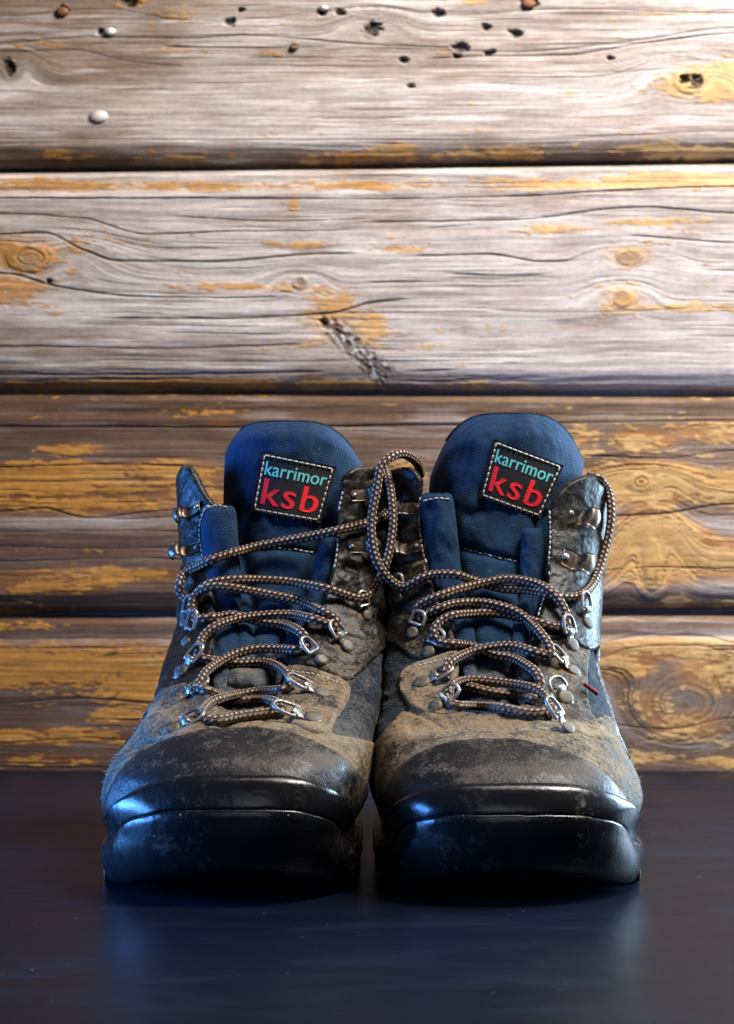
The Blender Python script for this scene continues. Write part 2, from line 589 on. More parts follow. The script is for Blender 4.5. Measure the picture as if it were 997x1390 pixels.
paint = [  # (cx, cy, rx, ry, strength)
    (100, 212, 60, 8, .6), (250, 213, 80, 7, .6), (490, 212, 90, 10, .9), (545, 205, 40, 14, .8), (690, 208, 80, 9, .7), (930, 203, 120, 13, .9),
    (40, 60, 60, 6, .6), (240, 15, 50, 10, .6), (180, 2, 30, 10, 1), (310, 72, 120, 10, .35), (935, 112, 28, 28, 1.3), (895, 20, 60, 6, .6), (650, 3, 30, 8, .8),
    (60, 250, 120, 9, 1.0), (250, 252, 160, 8, .8), (500, 252, 160, 8, .75), (760, 250, 160, 9, .85), (930, 245, 120, 12, 1.2), (400, 275, 8, 16, .9),
    (45, 345, 62, 30, .95), (15, 388, 55, 32, .9), (150, 325, 90, 12, .4), (340, 390, 130, 9, .65), (420, 330, 80, 8, .6), (450, 425, 45, 40, .8), (500, 450, 30, 30, .9), (430, 395, 40, 10, .7),
    (760, 310, 60, 9, .8), (870, 302, 70, 7, .7), (855, 345, 35, 18, .7), (845, 405, 30, 22, .8), (920, 417, 120, 8, .7), (540, 338, 60, 8, .5), (520, 520, 15, 20, .6), (575, 470, 40, 6, .7),
    (230, 521, 190, 9, 1.3), (60, 524, 80, 8, .9), (450, 523, 80, 9, 1.0), (640, 522, 90, 8, .6), (800, 522, 80, 6, .4), (940, 535, 70, 9, .5),
    (300, 575, 30, 10, .6), (100, 610, 60, 10, .7), (60, 650, 160, 26, 1.15), (230, 640, 90, 16, .9), (100, 684, 180, 12, 1.0), (270, 668, 60, 20, .8), (150, 780, 140, 10, .8), (60, 796, 90, 12, .9), (40, 830, 60, 8, .7), (290, 560, 60, 8, .5),
    (870, 600, 60, 22, .7), (960, 585, 60, 16, .8), (870, 655, 110, 34, 1.15), (960, 660, 60, 30, 1.0), (880, 745, 90, 46, 1.2), (960, 760, 70, 30, .9), (920, 818, 20, 8, 1.2), (780, 780, 60, 14, .7), (790, 600, 40, 30, .5), (990, 820, 30, 8, .8),
    (90, 905, 190, 28, 1.3), (200, 925, 90, 30, 1.1), (180, 970, 60, 14, .9), (60, 1000, 120, 12, .9), (190, 1008, 50, 14, .8), (60, 1032, 90, 10, .7), (230, 1035, 60, 10, .8), (40, 850, 70, 8, .5),
    (900, 880, 110, 16, .9), (980, 910, 50, 34, 1.1), (840, 905, 50, 20, .9), (930, 985, 80, 30, .55), (860, 1030, 60, 12, .8), (960, 1035, 60, 10, .8), (880, 960, 60, 40, .45), (550, 640, 30, 20, .6), (540, 690, 25, 20, .5),
]
knots = [(42, 350, 36, 20), (935, 112, 22, 17), (855, 350, 20, 11), (845, 405, 14, 13), (930, 955, 90, 60), (885, 765, 14, 38), (408, 384, 12, 10), (505, 40, 14, 12), (12, 92, 13, 14), (870, 655, 20, 14)]
holes = [(85, 15, 10, 8), (176, 2, 16, 9), (136, 43, 6, 5), (312, 30, 9, 7), (399, 64, 6, 5), (437, 16, 8, 6), (462, 17, 7, 5), (328, 13, 6, 4), (12, 92, 11, 13), (506, 40, 13, 12),
         (596, 18, 11, 7), (660, 37, 9, 6), (700, 45, 11, 7), (625, 64, 12, 9), (620, 76, 6, 5), (666, 72, 9, 6), (548, 82, 8, 5), (559, 117, 7, 4), (718, 4, 15, 9), (828, 78, 6, 4), (945, 112, 10, 14), (930, 108, 9, 8),
         (67, 382, 5, 4), (440, 437, 7, 8)]
groove = [lambda x: 232 - 0.013 * x + 0 * x, lambda x: 533 + 0.004 * x, lambda x: 838 - 0.004 * x]
edges = [lambda x: -170 + 0 * x] + groove + [lambda x: 1080 + 0 * x]


def build_plank(i):
    qx = np.concatenate([np.arange(-1000, -80, 7.0), np.arange(-80, 1080, 2.0), np.arange(1080, 2000, 7.0)])
    y0, y1 = edges[i](qx), edges[i + 1](qx)
    nr = int(np.ceil(np.max(y1 - y0) / 1.35))
    tt = np.linspace(0, 1, nr)[:, None]
    QX = np.broadcast_to(qx[None], (nr, len(qx)))
    QY = y0[None] * (1 - tt) + y1[None] * tt
    # grain coordinate, bent round the knots
    g = QY + 10 * (fbm2(QX / 300, QY / 130, 11 + i, 3) - 0.5) + 3 * (fbm2(QX / 60, QY / 40, 19 + i, 2) - .5)
    kn = np.zeros_like(g)
    for kx, ky, rx, ry in knots:
        dx, dy = (QX - kx) / (rx * 2.6), (QY - ky) / (ry * 1.7)
        w = np.exp(-(dx * dx + dy * dy))
        r = np.sqrt(((QX - kx) / rx) ** 2 + ((QY - ky) / ry) ** 2)
        g = g * (1 - w) + (ky + np.sign(QY - ky + 1e-6) * 0 + r * ry * 1.5 + 2.0 * vn2(QX / 9, QY / 9, 5)) * w
        kn = np.maximum(kn, 1 - sstep(0.75, 1.05, r + 0.25 * (fbm2(QX / 8, QY / 8, 3, 2) - .5)))
    grain = 0.55 * fbm2(QX / 210, g / 3.2, 40 + i, 3, .6) + 0.45 * fbm2(QX / 90, g / 9.0, 60 + i, 3, .55)
    broad = fbm2(QX / 260, g / 42.0, 80 + i, 3)
    blot = fbm2(QX / 55, g / 20.0, 90 + i, 4)
    # open cracks
    cr = np.zeros_like(g)
    for pts, hw, dep in cracks:
        P = np.array(pts, float)
        if P[0, 0] <= 0: P = np.vstack([[-1010, P[0, 1]], P])
        if P[-1, 0] >= 990: P = np.vstack([P, [2010, P[-1, 1]]])
        f = pchip(P[:, 0], P[:, 1], qx) + 1.6 * (fbm2(qx / 30, qx * 0 + hw * 7, 7, 3) - .5)
        on = sstep(P[0, 0] - 2, P[0, 0] + 40, qx) * (1 - sstep(P[-1, 0] - 40, P[-1, 0] + 2, qx))
        wv = 0.8 * hw * (0.35 + 1.3 * fbm2(qx / 45, qx * 0 + pts[0][1], 23, 3)) * on + 1e-3
        d = np.abs(QY - f[None])
        cr = np.maximum(cr, dep * np.clip(1.25 - d / wv[None], 0, 1) * on[None])
    # many hairline checks that follow the grain
    hair = sstep(0.66, 0.78, fbm2(QX / 170, g / 2.1, 140 + i, 2, .5)) * sstep(0.42, 0.62, fbm2(QX / 200, g / 30, 150 + i, 2))
    cr = np.maximum(cr, 0.45 * hair)
    ho = np.zeros_like(g)
    for hx, hy, rx, ry in holes:
        if hy < edges[i](hx) or hy > edges[i + 1](hx): continue
        r = np.sqrt(((QX - hx) / rx) ** 2 + ((QY - hy) / ry) ** 2) + 0.9 * (fbm2(QX / 6, QY / 4, 71, 3) - .5)
        ho = np.maximum(ho, (1 - sstep(0.35, 1.1, r)) * (0.70 + 0.3 * vn2(QX / 3, QY / 3, 72)))
    # flaking paint
    pm = np.zeros_like(g)
    for cx, cy, rx, ry, s in paint:
        if cx < 60: cx2, rx2 = cx - 60, rx + 60
        elif cx > 930: cx2, rx2 = cx + 60, rx + 60
        else: cx2, rx2 = cx, rx
        pm = np.maximum(pm, s * np.exp(-(((QX - cx2) / rx2) ** 2 + ((QY - cy) / ry) ** 2) * 0.9))
    fl = 0.55 * fbm2(QX / 26, QY / 9, 200 + i, 4, .6) + 0.45 * fbm2(QX / 60, g / 7, 210 + i, 3, .6)
    fl2 = fbm2(QX / 9, QY / 3.2, 270 + i, 3, .6)
    pv = pm * 0.92 + (fl - 0.5) * 1.7 + (fl2 - 0.5) * 0.8
    stain = sstep(0.30, 0.75, pm * (1.0 if i < 2 else 1.35) + (broad - .5) * .8)[..., None] * (0.45 if i < 2 else 0.85)
    pt = sstep(0.40, 0.60, pv) * (1 - np.clip(cr * 1.6, 0, 1)) * (1 - ho)
    # wood colours (bare silver-grey above, browner below)
    silver = np.array([0.43, 0.38, 0.355]); mid = np.array([0.205, 0.150, 0.115]); brown = np.array([0.085, 0.048, 0.029]); pale = np.array([0.60, 0.555, 0.53])
    grey = [0.88, 0.92, 0.00, -0.08][i]
    lr = np.clip(QX / 997, -.2, 1.2)  # lower boards and paint paler rightwards: partly wood tone, partly light put into colour
    ns = 1.0 if i < 2 else 0.6
    gv = grey + (0.50 * lr if i >= 2 else 0) + ns * (0.55 * (broad - .5) + 0.5 * (blot - .5))
    if i >= 2: mid = np.array([0.20, 0.132, 0.088]); brown = np.array([0.085, 0.046, 0.026])
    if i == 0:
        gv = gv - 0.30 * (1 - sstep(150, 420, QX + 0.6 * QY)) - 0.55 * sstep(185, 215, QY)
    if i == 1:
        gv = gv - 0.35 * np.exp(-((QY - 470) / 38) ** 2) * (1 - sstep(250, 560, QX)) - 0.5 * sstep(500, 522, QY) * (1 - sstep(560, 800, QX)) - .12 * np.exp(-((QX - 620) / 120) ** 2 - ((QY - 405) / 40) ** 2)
    if i == 2:
        gv = gv + 0.55 * np.exp(-((QY - 708) / 11) ** 2) * (1 - sstep(250, 420, QX)) - .25 * np.exp(-((QY - 555) / 18) ** 2) + 0.35 * np.exp(-((QY - 712) / 14) ** 2) * sstep(850, 940, QX) + .25 * np.exp(-((QY - 795) / 14) ** 2) * lr
    if i == 3:
        gv = gv + 0.45 * np.exp(-((QY - 872) / 14) ** 2)
    t1 = np.clip(gv * 2, 0, 1)[..., None]
    t2 = np.clip(gv * 2 - 1, 0, 1)[..., None]
    c = (brown * (1 - t1) + mid * t1) * (1 - t2) + silver * t2
    streak = np.clip((grain - 0.5) * 2.6, -1, 1)[..., None]
    c = c * (1 + 0.42 * streak)
    whit = sstep(0.56, 0.74, fbm2(QX / 120, g / 8, 230 + i, 4))[..., None] * (0.50 if i < 2 else 0.06 + 0.16 * lr[..., None])
    c = c * (1 - whit) + pale * whit
    if i == 1:      # scar of the cut branch, a diagonal band of broken grain
        a, b = np.array([448, 440.]), np.array([530, 518.])
        e = (b - a) / np.linalg.norm(b - a)
        al = (QX - a[0]) * e[0] + (QY - a[1]) * e[1]
        ac = -(QX - a[0]) * e[1] + (QY - a[1]) * e[0]
        w = np.exp(-(ac / 15) ** 4) * sstep(-14, 4, al) * (1 - sstep(96, 118, al))
        mott = fbm2(al / 7, ac / 4, 301, 4)
        sc_ = np.array([0.10, 0.08, 0.07]) * (0.4 + 1.4 * mott[..., None]) + 0.32 * sstep(0.58, 0.7, mott)[..., None]
        wv_ = (w * (0.75 + .4 * mott)).clip(0, 1)[..., None]
        c = c * (1 - wv_) + sc_ * wv_
        pt = pt * (1 - w)
        cr = np.maximum(cr, w * sstep(0.5, 0.36, mott))
    kc = np.array([0.16, 0.115, 0.08]) * (0.6 + 0.9 * vn2(g / 2.2, g * 0, 9)[..., None])
    c = c * (1 - 0.62 * kn[..., None]) + kc * 0.62 * kn[..., None]
    c = c * (1 - stain) + c * np.array([1.30, 0.84, 0.36]) * (1.0 if i < 2 else 1.35) * stain
    yel = np.array([0.45, 0.20, 0.030]); yel2 = np.array([0.56, 0.37, 0.150])
    ym = (fbm2(QX / 70, QY / 24, 250 + i, 3) + 1.1 * (lr - 0.66)).clip(0, 1)[..., None]  # paint paler to the right, the brighter light there put into its colour
    pc = (yel * (1 - ym) + yel2 * ym) * (0.72 + 0.5 * fbm2(QX / 12, QY / 5, 260 + i, 3)[..., None]) * (1 + 0.30 * streak)
    pe = (sstep(0.40, 0.46, pv) - sstep(0.46, 0.53, pv))[..., None].clip(0, 1) * (1 - ho[..., None])
    c = c * (1 - 0.30 * pe)
    c = c * (1 - pt[..., None] * 0.76) + pc * pt[..., None] * 0.76
    dk = np.clip(cr * 1.1, 0, 1)[..., None]
    c = c * (1 - 0.80 * dk) + np.array([0.060, 0.040, 0.028]) * 0.8 * dk
    c = c * (1 - 0.9 * ho[..., None]) + np.array([0.02, 0.014, 0.012]) * 0.9 * ho[..., None]
    # relief: boards with a rounded lower edge and a sunk joint
    up = QY - y0[None]
    dn = y1[None] - QY
    h = -0.010 * (1 - sstep(-2, 10, up)) - 0.0105 * (1 - sstep(2.5, 15, dn)) - 0.0045 * (1 - sstep(8, 42, dn)) ** 1.5 - 0.0016 * (1 - sstep(26, 38, up))
    h = h - 0.0010 * cr - 0.004 * ho + 0.0003 * pt + 0.0010 * (grain - .5) + 0.0014 * (broad - .5) + 0.0006 * kn
    X = (QX - CX) * WS
    Z = EYE - (QY - CY) * WS
    V = np.stack([X, -h, Z], -1).reshape(-1, 3)
    q = grid_quads(nr, len(qx))[:, ::-1]
    # the board's body: edges turned back 25 mm
    n0 = len(V)
    bt = V[:len(qx)].copy(); bt[:, 1] = 0.03
    bb = V[-len(qx):].copy(); bb[:, 1] = 0.03
    V = np.vstack([V, bt, bb])
    k = np.arange(len(qx) - 1)
    f1 = np.stack([k + 1, k, n0 + k, n0 + k + 1], 1)
    L = n0 - len(qx)
    f2 = np.stack([L + k, L + k + 1, n0 + len(qx) + k + 1, n0 + len(qx) + k], 1)
    C = c.reshape(-1, 3).clip(0, 1)
    C = np.vstack([C, C[:len(qx)], C[-len(qx):]])
    o = mesh_obj('plank', V, [q[:, ::-1], f1, f2], M_wood, wall, True, colors={'wood': C})
    return o


for i in range(4):
    build_plank(i)
Vb, Fb = rounded_box((-0.72, 0.031, -0.06), (0.72, 0.05, 0.58), 0)
mesh_obj('backing_board', Vb, Fb, M_bind, wall, False)


def dome(center, n, u, rx, ry, h, segs=20, rings=5, flat=0.5):
    """rivet / nail head: a low dome on a plane with normal n"""
    n = np.asarray(n, float); n /= np.linalg.norm(n)
    u = np.asarray(u, float); u = u - n * (u @ n); u /= np.linalg.norm(u)
    v = np.cross(n, u)
    th = np.linspace(0, 2 * np.pi, segs, endpoint=False)
    V = [np.asarray(center) + n * h]
    prof = [(t_, 1 - flat * t_ ** 2 - (1 - flat) * t_ ** 8) for t_ in (.35, .62, .82, .94, 1.0)]
    for s, cz in prof:
        hh = h * cz
        V += list(np.asarray(center) + n * hh + s * (np.cos(th)[:, None] * u * rx + np.sin(th)[:, None] * v * ry))
    V += list(np.asarray(center) - n * 0.001 + (np.cos(th)[:, None] * u * rx + np.sin(th)[:, None] * v * ry))
    V = np.array(V)
    k = np.arange(segs)
    F = [np.stack([np.zeros(segs, int), 1 + k, 1 + (k + 1) % segs], 1)]
    for r in range(rings):
        a, b = 1 + r * segs, 1 + (r + 1) * segs
        F.append(np.stack([a + k, b + k, b + (k + 1) % segs, a + (k + 1) % segs], 1))
    return V, F


M_nail = metal('galvanised_nail', (0.55, 0.54, 0.52), (0.34, 0.31, 0.28), 0.42)
M_rust = metal('rusted_nail', (0.16, 0.07, 0.035), (0.10, 0.05, 0.03), 0.5)
for (nx, ny, rx, ry, m) in [(135, 158, 13, 9, M_nail), (150, 43, 8, 6, M_nail), (85, 16, 9, 7, M_rust), (399, 65, 6, 4, M_rust), (718, 5, 10, 7, M_rust), (440, 11, 6, 4, M_nail)]:
    V, F = dome(((nx - CX) * WS, -0.0008, EYE - (ny - CY) * WS), (0.1, -1, 0.15), (1, 0, 0), rx * WS, ry * WS, 0.0012)
    mesh_obj('nail', V, F, m, wall)


# ------------------------------------------------------------------ boots
def clip_tris(T, attrs, s):
    """keep the part of a triangle soup where s>0. attrs: dict of per-vertex arrays"""
    st = s[T]
    pos = st > 0
    cnt = pos.sum(1)
    full = T[cnt == 3]
    n0 = len(s)
    newA = {k: [] for k in attrs}
    newS = []
    out = [full]
    edge = []
    nn = n0
    for want in (1, 2):
        m = cnt == want
        if not m.any(): continue
        t, p, sv = T[m], pos[m], st[m]
        lone = np.argmax(p if want == 1 else ~p, axis=1)
        r = np.arange(len(t))
        a, b, c = t[r, lone], t[r, (lone + 1) % 3], t[r, (lone + 2) % 3]
        fa = s[a] / (s[a] - s[b] + 1e-15)
        fc = s[a] / (s[a] - s[c] + 1e-15)
        for k, A in attrs.items():
            sh = (-1,) + (1,) * (A.ndim - 1)
            newA[k].append(A[a] + (A[b] - A[a]) * fa.reshape(sh))
            newA[k].append(A[a] + (A[c] - A[a]) * fc.reshape(sh))
        i1 = nn + r
        i2 = nn + len(t) + r
        nn += 2 * len(t)
        newS.append(np.zeros(2 * len(t)))
        if want == 1:
            out.append(np.stack([a, i1, i2], 1))
            edge.append(np.stack([i1, i2], 1))
        else:
            out.append(np.stack([i1, b, c], 1))
            out.append(np.stack([i1, c, i2], 1))
            edge.append(np.stack([i2, i1], 1))
    F = np.vstack(out)
    E = np.vstack(edge) if edge else np.zeros((0, 2), int)
    A = {k: (np.concatenate([attrs[k]] + newA[k]) if newA[k] else attrs[k]) for k in attrs}
    S = np.concatenate([s] + newS) if newS else s
    used = np.unique(np.concatenate([F.ravel(), E.ravel()]))
    # weld the points made twice along shared edges
    key = np.round(A['P'][used] * 2e7).astype(np.int64)
    _, first, inv = np.unique(key, axis=0, return_index=True, return_inverse=True)
    inv = inv.ravel()
    mp = np.full(len(S), -1)
    mp[used] = inv
    sel = used[first]
    F, E = mp[F], mp[E]
    ok = (F[:, 0] != F[:, 1]) & (F[:, 1] != F[:, 2]) & (F[:, 0] != F[:, 2])
    return F[ok], E[E[:, 0] != E[:, 1]], {k: A[k][sel] for k in A}, S[sel]


class Boot:
    def __init__(self, cfg):
        self.cfg = cfg
        self.seed = cfg['seed']
        self.base = np.array(cfg['base'] + (0.0,))
        r = bpy.data.objects.new('hiking_boot', None)
        COL.objects.link(r)
        r.location = self.base
        tag(r, cfg['label'], 'boot', 'pair of worn hiking boots')
        self.root = r
        T = np.array(cfg['table'], float)
        low = T[:, 0] < .078
        k = np.where(T[:, 0] < .030, .0042, np.where(T[:, 0] < .045, .0010, .0)) * low
        T[:, 4] += k
        T[:, 5] -= k
        self.T = T
        self.cols = {k: i for i, k in enumerate(('z', 'yf', 'xf', 'ym', 'xl', 'xr', 'n', 'yb', 'xb'))}

    def par(self, name, z):
        return pchip(self.T[:, 0], self.T[:, self.cols[name]], z)

    def S(self, z, phi):
        """point of the upper at height z and direction phi (0 = toe, +pi/2 = picture right)"""
        z, phi = np.broadcast_arrays(np.asarray(z, float), np.asarray(phi, float))
        sh = z.shape
        z, phi = z.ravel(), phi.ravel()
        g = {k: self.par(k, z) for k in ('yf', 'xf', 'ym', 'xl', 'xr', 'n', 'yb', 'xb')}
        s, c = np.sin(phi), np.cos(phi)
        front = c >= 0
        n = np.where(front, g['n'], 3.0)
        ss, cc = np.abs(s) ** (2 / n), np.abs(c) ** (2 / n)
        xs = np.where(s >= 0, g['xr'], g['xl'])
        x0 = np.where(front, g['xf'], g['xb'])
        x = x0 + (xs - x0) * ss
        y = g['ym'] + (np.where(front, g['yf'], g['yb']) - g['ym']) * cc
        return np.stack([x, y, z], -1).reshape(sh + (3,))

    # ---- base grid of the upper
    def make_grid(self):
        R, C = 250, 420
        zz = np.linspace(self.T[0, 0], self.T[-1, 0], 4000)
        yf = self.par('yf', zz)
        L = np.concatenate([[0], np.cumsum(np.hypot(np.diff(zz), np.diff(yf)))])
        z = np.interp(np.linspace(0, L[-1], R), L, zz)
        u = np.linspace(-1, 1, C + 1)
        phi = np.sign(u) * np.pi * (0.62 * np.abs(u) + 0.38 * np.abs(u) ** 2.6)
        P = self.S(z[:, None], phi[None])
        du = np.gradient(P, axis=1)
        du[:, 0] = du[:, -1] = (P[:, 1] - P[:, -2])
        dv = np.gradient(P, axis=0)
        N = np.cross(du, dv)
        N /= np.linalg.norm(N, axis=-1)[..., None] + 1e-12
        ctr = P.mean(axis=1, keepdims=True)
        if ((P - ctr)[R // 3] * N[R // 3]).sum() < 0: N = -N
        P, N = P.reshape(-1, 3), N.reshape(-1, 3)
        px, py = w2px(P)
        # the leather's own unevenness: broad lumps, small crumples, flex creases across the vamp
        lump = fbm3(P * 45 + self.seed, 1 + self.seed, 3) - .5
        crump = np.abs(fbm3(P * np.array([110, 110, 190]) + self.seed, 5 + self.seed, 3) - .5)
        cz = self.cfg['crease']
        flex = np.zeros(len(P))
        for (pts, w, d) in cz:
            q = np.array(pts, float)
            best = np.full(len(P), 1e9)
            for a, b in zip(q[:-1], q[1:]):
                e = b - a
                t = np.clip(((px - a[0]) * e[0] + (py - a[1]) * e[1]) / (e @ e), 0, 1)
                best = np.minimum(best, np.hypot(px - a[0] - t * e[0], py - a[1] - t * e[1]))
            flex -= 1.5 * d * np.exp(-(best / w) ** 2)
        front = sstep(0.24, 0.18, P[:, 1])
        toe = sstep(self.cfg['cap_z'] - .004, self.cfg['cap_z'] + .006, P[:, 2])   # the toe cap is stiff and stays smooth
        soft = 0.25 + 0.75 * toe
        D = 0.0030 * lump * soft + (0.0030 * (0.12 - crump)) * soft + flex * front
        self.disp = D
        self.G = dict(P=P, N=N, px=px, py=py, D=D)
        self.tris = np.vstack([grid_quads(R, C + 1)[:, [0, 1, 2]], grid_quads(R, C + 1)[:, [0, 2, 3]]])
        # orient outwards
        a, b, c = (P[self.tris[:, i]] for i in range(3))
        fn = np.cross(b - a, c - a)
        if (fn * N[self.tris[:, 0]]).sum() < 0:
            self.tris = self.tris[:, ::-1]
        self.ym = self.par('ym', P[:, 2])
        self.throat = poly_sdf(px, py, smooth_poly(self.cfg['throat']))

    def dust(self, P, px, py, amount, blobs):
        d = np.full(len(P), amount)
        for bx, by, rx, ry, s in blobs:
            d = d + s * np.exp(-((px - bx) / rx) ** 2 - ((py - by) / ry) ** 2)
        return d

    def panel(self, name, poly, thick, mat, roll=4.0, back=None, dust=0.0, sub=None, rough_edge=0.0, cut_throat=True, inner=0.0012, even=1.0):
        g = self.G
        s = poly_sdf(g['px'], g['py'], smooth_poly(poly))
        if cut_throat:
            s = np.minimum(s, np.minimum(-self.throat, self.topcut))
        isback = g['P'][:, 1] > self.ym + 0.012
        zb = g['P'][:, 2]
        if back is None:
            sb = np.full(len(s), -20.0)
        else:
            sb = np.minimum(zb - back[0], back[1] - zb) * 2800
        w = sstep(self.ym - 0.004, self.ym + 0.02, g['P'][:, 1])
        s = s * (1 - w) + sb * w
        if rough_edge:
            s = s + rough_edge * (fbm3(g['P'] * 700, 77, 2) - .5)
        F, E, A, S = clip_tris(self.tris, g, s)
        off = thick * (1 - (1 - np.clip(S / roll, 0, 1)) ** 2) ** 0.5 * 0.75 + thick * 0.25
        off = off + A['D'] * even + (1 - even) * 0.0004
        V = A['P'] + A['N'] * off[:, None]
        # turned-in edge
        if len(E):
            ev, inv = np.unique(E, return_inverse=True)
            inv = inv.reshape(E.shape)
            low = A['P'][ev] + A['N'][ev] * (A['D'][ev] - inner)[:, None]
            n0 = len(V)
            V = np.vstack([V, low])
            sk = np.stack([E[:, 0], n0 + inv[:, 0], n0 + inv[:, 1], E[:, 1]], 1)
            faces = [F, sk]
            px, py = np.concatenate([A['px'], A['px'][ev]]), np.concatenate([A['py'], A['py'][ev]])
        else:
            faces = [F]
            px, py = A['px'], A['py']
        dd = self.dust(V, px, py, dust, self.cfg['dust'])
        # dirt gathers in the creases and along the panel's edge
        D_ = np.concatenate([A['D'], A['D'][ev]]) if len(E) else A['D']
        S_ = np.concatenate([S, S[ev] - 1]) if len(E) else S
        dd = dd + np.clip(-D_ * 160, -0.15, 0.30) + 0.18 * np.exp(-np.clip(S_, 0, 99) / 5.0) * (mat is not M_cap)
        o = mesh_obj(name, V - self.base, faces, mat, sub or self.root, True, floats={'dust': dd})
        return o

    # ---- rubber
    def make_sole(self):
        cfg = self.cfg
        C = 420
        u = np.linspace(-1, 1, C + 1)[:-1]
        phi = np.sign(u) * np.pi * (0.62 * np.abs(u) + 0.38 * np.abs(u) ** 2.2)
        ground = self.S(np.full(C, 0.028), phi)
        yy = ground[:, 1]
        spring = 0.0115 * np.clip(1 - yy / 0.075, 0, 1.2) ** 1.7
        ridge = pchip([-.01, 0, .009, .021, .030, .05, .08, .32], cfg['ridge'], yy)
        ytop = np.array([-0.01, 0.0, 0.009, 0.021, 0.030, 0.05, 0.08, 0.32])
        ztop = np.array(cfg['rand_top'])
        top = pchip(ytop, ztop, yy)
        # outward directions in plan
        def outw(z):
            a = self.S(z, phi)
            t = np.roll(a, -1, 0) - np.roll(a, 1, 0)
            n = np.stack([t[:, 1], -t[:, 0], np.zeros(C)], 1)
            n /= np.linalg.norm(n, axis=1)[:, None] + 1e-12
            # smooth the normals a little
            for _ in range(3):
                n = (np.roll(n, 1, 0) + n * 2 + np.roll(n, -1, 0)) / 4
            n /= np.linalg.norm(n, axis=1)[:, None]
            return a, n
        flip = 1.0
        a0, n0 = outw(np.full(C, 0.028))
        if ((a0 - a0.mean(0)) * n0).sum() < 0: flip = -1.0

        def ring(z, off):
            zc = np.maximum(z, 0.028)
            a, n = outw(zc)
            p = a + flip * n * np.broadcast_to(off, (C,))[:, None]
            p[:, 2] = z
            return p
        # lower tier: the outsole wall, closed underneath
        lugz = 0.0055 * sstep(0.04, 0.065, yy)        # where separate lugs hang below
        bot = spring + lugz
        rr = []
        inn = ring(bot, -0.022); rr.append(inn)
        rr.append(ring(bot, -0.0080 * sstep(0.05, 0.0, yy)))
        rr.append(ring(bot + 0.0012, 0.0024 - 0.0068 * sstep(0.05, 0.0, yy)))
        rr.append(ring(bot + 0.004, 0.0040 - 0.0045 * sstep(0.05, 0.0, yy)))
        for t in np.linspace(0.15, 0.93, 8):
            rr.append(ring(bot + 0.004 + (ridge - bot - 0.006) * t, 0.0044 + 0.0013 * math.sin(t * math.pi * .8) - 0.0052 * (1 - t) ** 2 * sstep(0.05, 0.0, yy)))
        rr.append(ring(ridge - 0.0009, 0.0052))
        rr.append(ring(ridge - 0.0002, 0.0048))
        rr.append(ring(ridge + 0.0001, 0.0036))
        V = np.vstack(rr)
        q = grid_quads(len(rr), C, True)
        c = len(V)
        V = np.vstack([V, inn.mean(0)])
        k = np.arange(C)
        fan = np.stack([np.full(C, c), (k + 1) % C, k], 1)
        nz = (fbm3(V * 130, 3 + self.seed, 3) - .5)
        V = V + 0.0006 * nz[:, None]
        px, py = w2px(V)
        dd = self.dust(V, px, py, 0.05, cfg['sole_dust'])
        osole = mesh_obj('outsole', V - self.base, [q, fan], M_rubber, self.root, True, floats={'dust': dd})
        # upper tier: the rand, highest over the toe
        rr = []
        rr.append(ring(ridge - 0.001, 0.0030))
        rr.append(ring(ridge + 0.0002, 0.0045))
        hgt = top - ridge
        fr = sstep(0.060, 0.030, yy)          # thick over the toe, thinner along the sides
        for t in np.linspace(0.1, 0.86, 8):
            rr.append(ring(ridge + hgt * t, fr * 0.0046 + (1 - fr) * 0.0020))
        rr.append(ring(ridge + hgt * 0.93, fr * 0.0040 + (1 - fr) * 0.0018))
        rr.append(ring(ridge + hgt * 0.98, fr * 0.0032 + (1 - fr) * 0.0010))
        rr.append(ring(ridge + hgt * 1.0, fr * 0.0018))
        rr.append(ring(ridge + hgt * 0.97, -0.0006))
        V = np.vstack(rr)
        V = V + 0.0007 * (fbm3(V * 110, 9 + self.seed, 3) - .5)[:, None]
        px, py = w2px(V)
        dd = self.dust(V, px, py, 0.03, cfg['sole_dust'])
        mesh_obj('rand', V - self.base, grid_quads(len(rr), C, True), M_rubber, self.root, True, floats={'dust': dd})
        # lugs round the edge
        first = None
        for side in (-1, 1):
            for yk in (0.066, 0.088, 0.110, 0.134, 0.160, 0.225, 0.250, 0.274):
                m = np.where((np.sign(phi) == side) & (np.abs(phi) < 2.9))[0]
                i = m[np.argmin(np.abs(yy[m] - yk))]
                p, n = a0[i], flip * n0[i]
                t = np.cross([0, 0, 1], n)
                V, F = rounded_box((-0.0062, -0.016, 0), (0.0062, 0.0046, 0.0095), 0.0014, 2)
                V[:, 0] *= 1.0 - 0.25 * (V[:, 1:2].ravel() < -.01)
                W = p + V[:, :1] * t + V[:, 1:2] * n
                W[:, 2] = V[:, 2] + 0.0004 + spring[i]
                mesh_obj('lug', W - self.base, F, M_rubber, osole, True, floats={'dust': np.full(len(W), .35)})

    # ---- tongue
    def make_tongue(self):
        cfg = self.cfg['tongue']
        rows = np.array(cfg['rows'], float)         # b, py, left px, right px, depth
        B, A = 150, 90
        b = np.linspace(0, 1, B)
        a = np.linspace(-1, 1, A)
        py0 = pchip(rows[:, 0], rows[:, 1], b)
        lx = pchip(rows[:, 0], rows[:, 2], b)
        rx = pchip(rows[:, 0], rows[:, 3], b)
        yd = pchip(rows[:, 0], rows[:, 4], b)
        PX = lx[:, None] + (rx - lx)[:, None] * (a[None] + 1) / 2
        PY = py0[:, None] + (np.where(a < 0, cfg['arch'][0] * np.abs(a) ** cfg['arch'][1], cfg['arch'][2] * np.abs(a) ** cfg['arch'][3])[None] + cfg['tilt'] * a[None]) * (b[:, None] ** 4)
        edge = np.abs(a[None]) ** 3.2
        Y = yd[:, None] + 0.020 * edge + 0.004 * np.abs(a[None]) ** 2
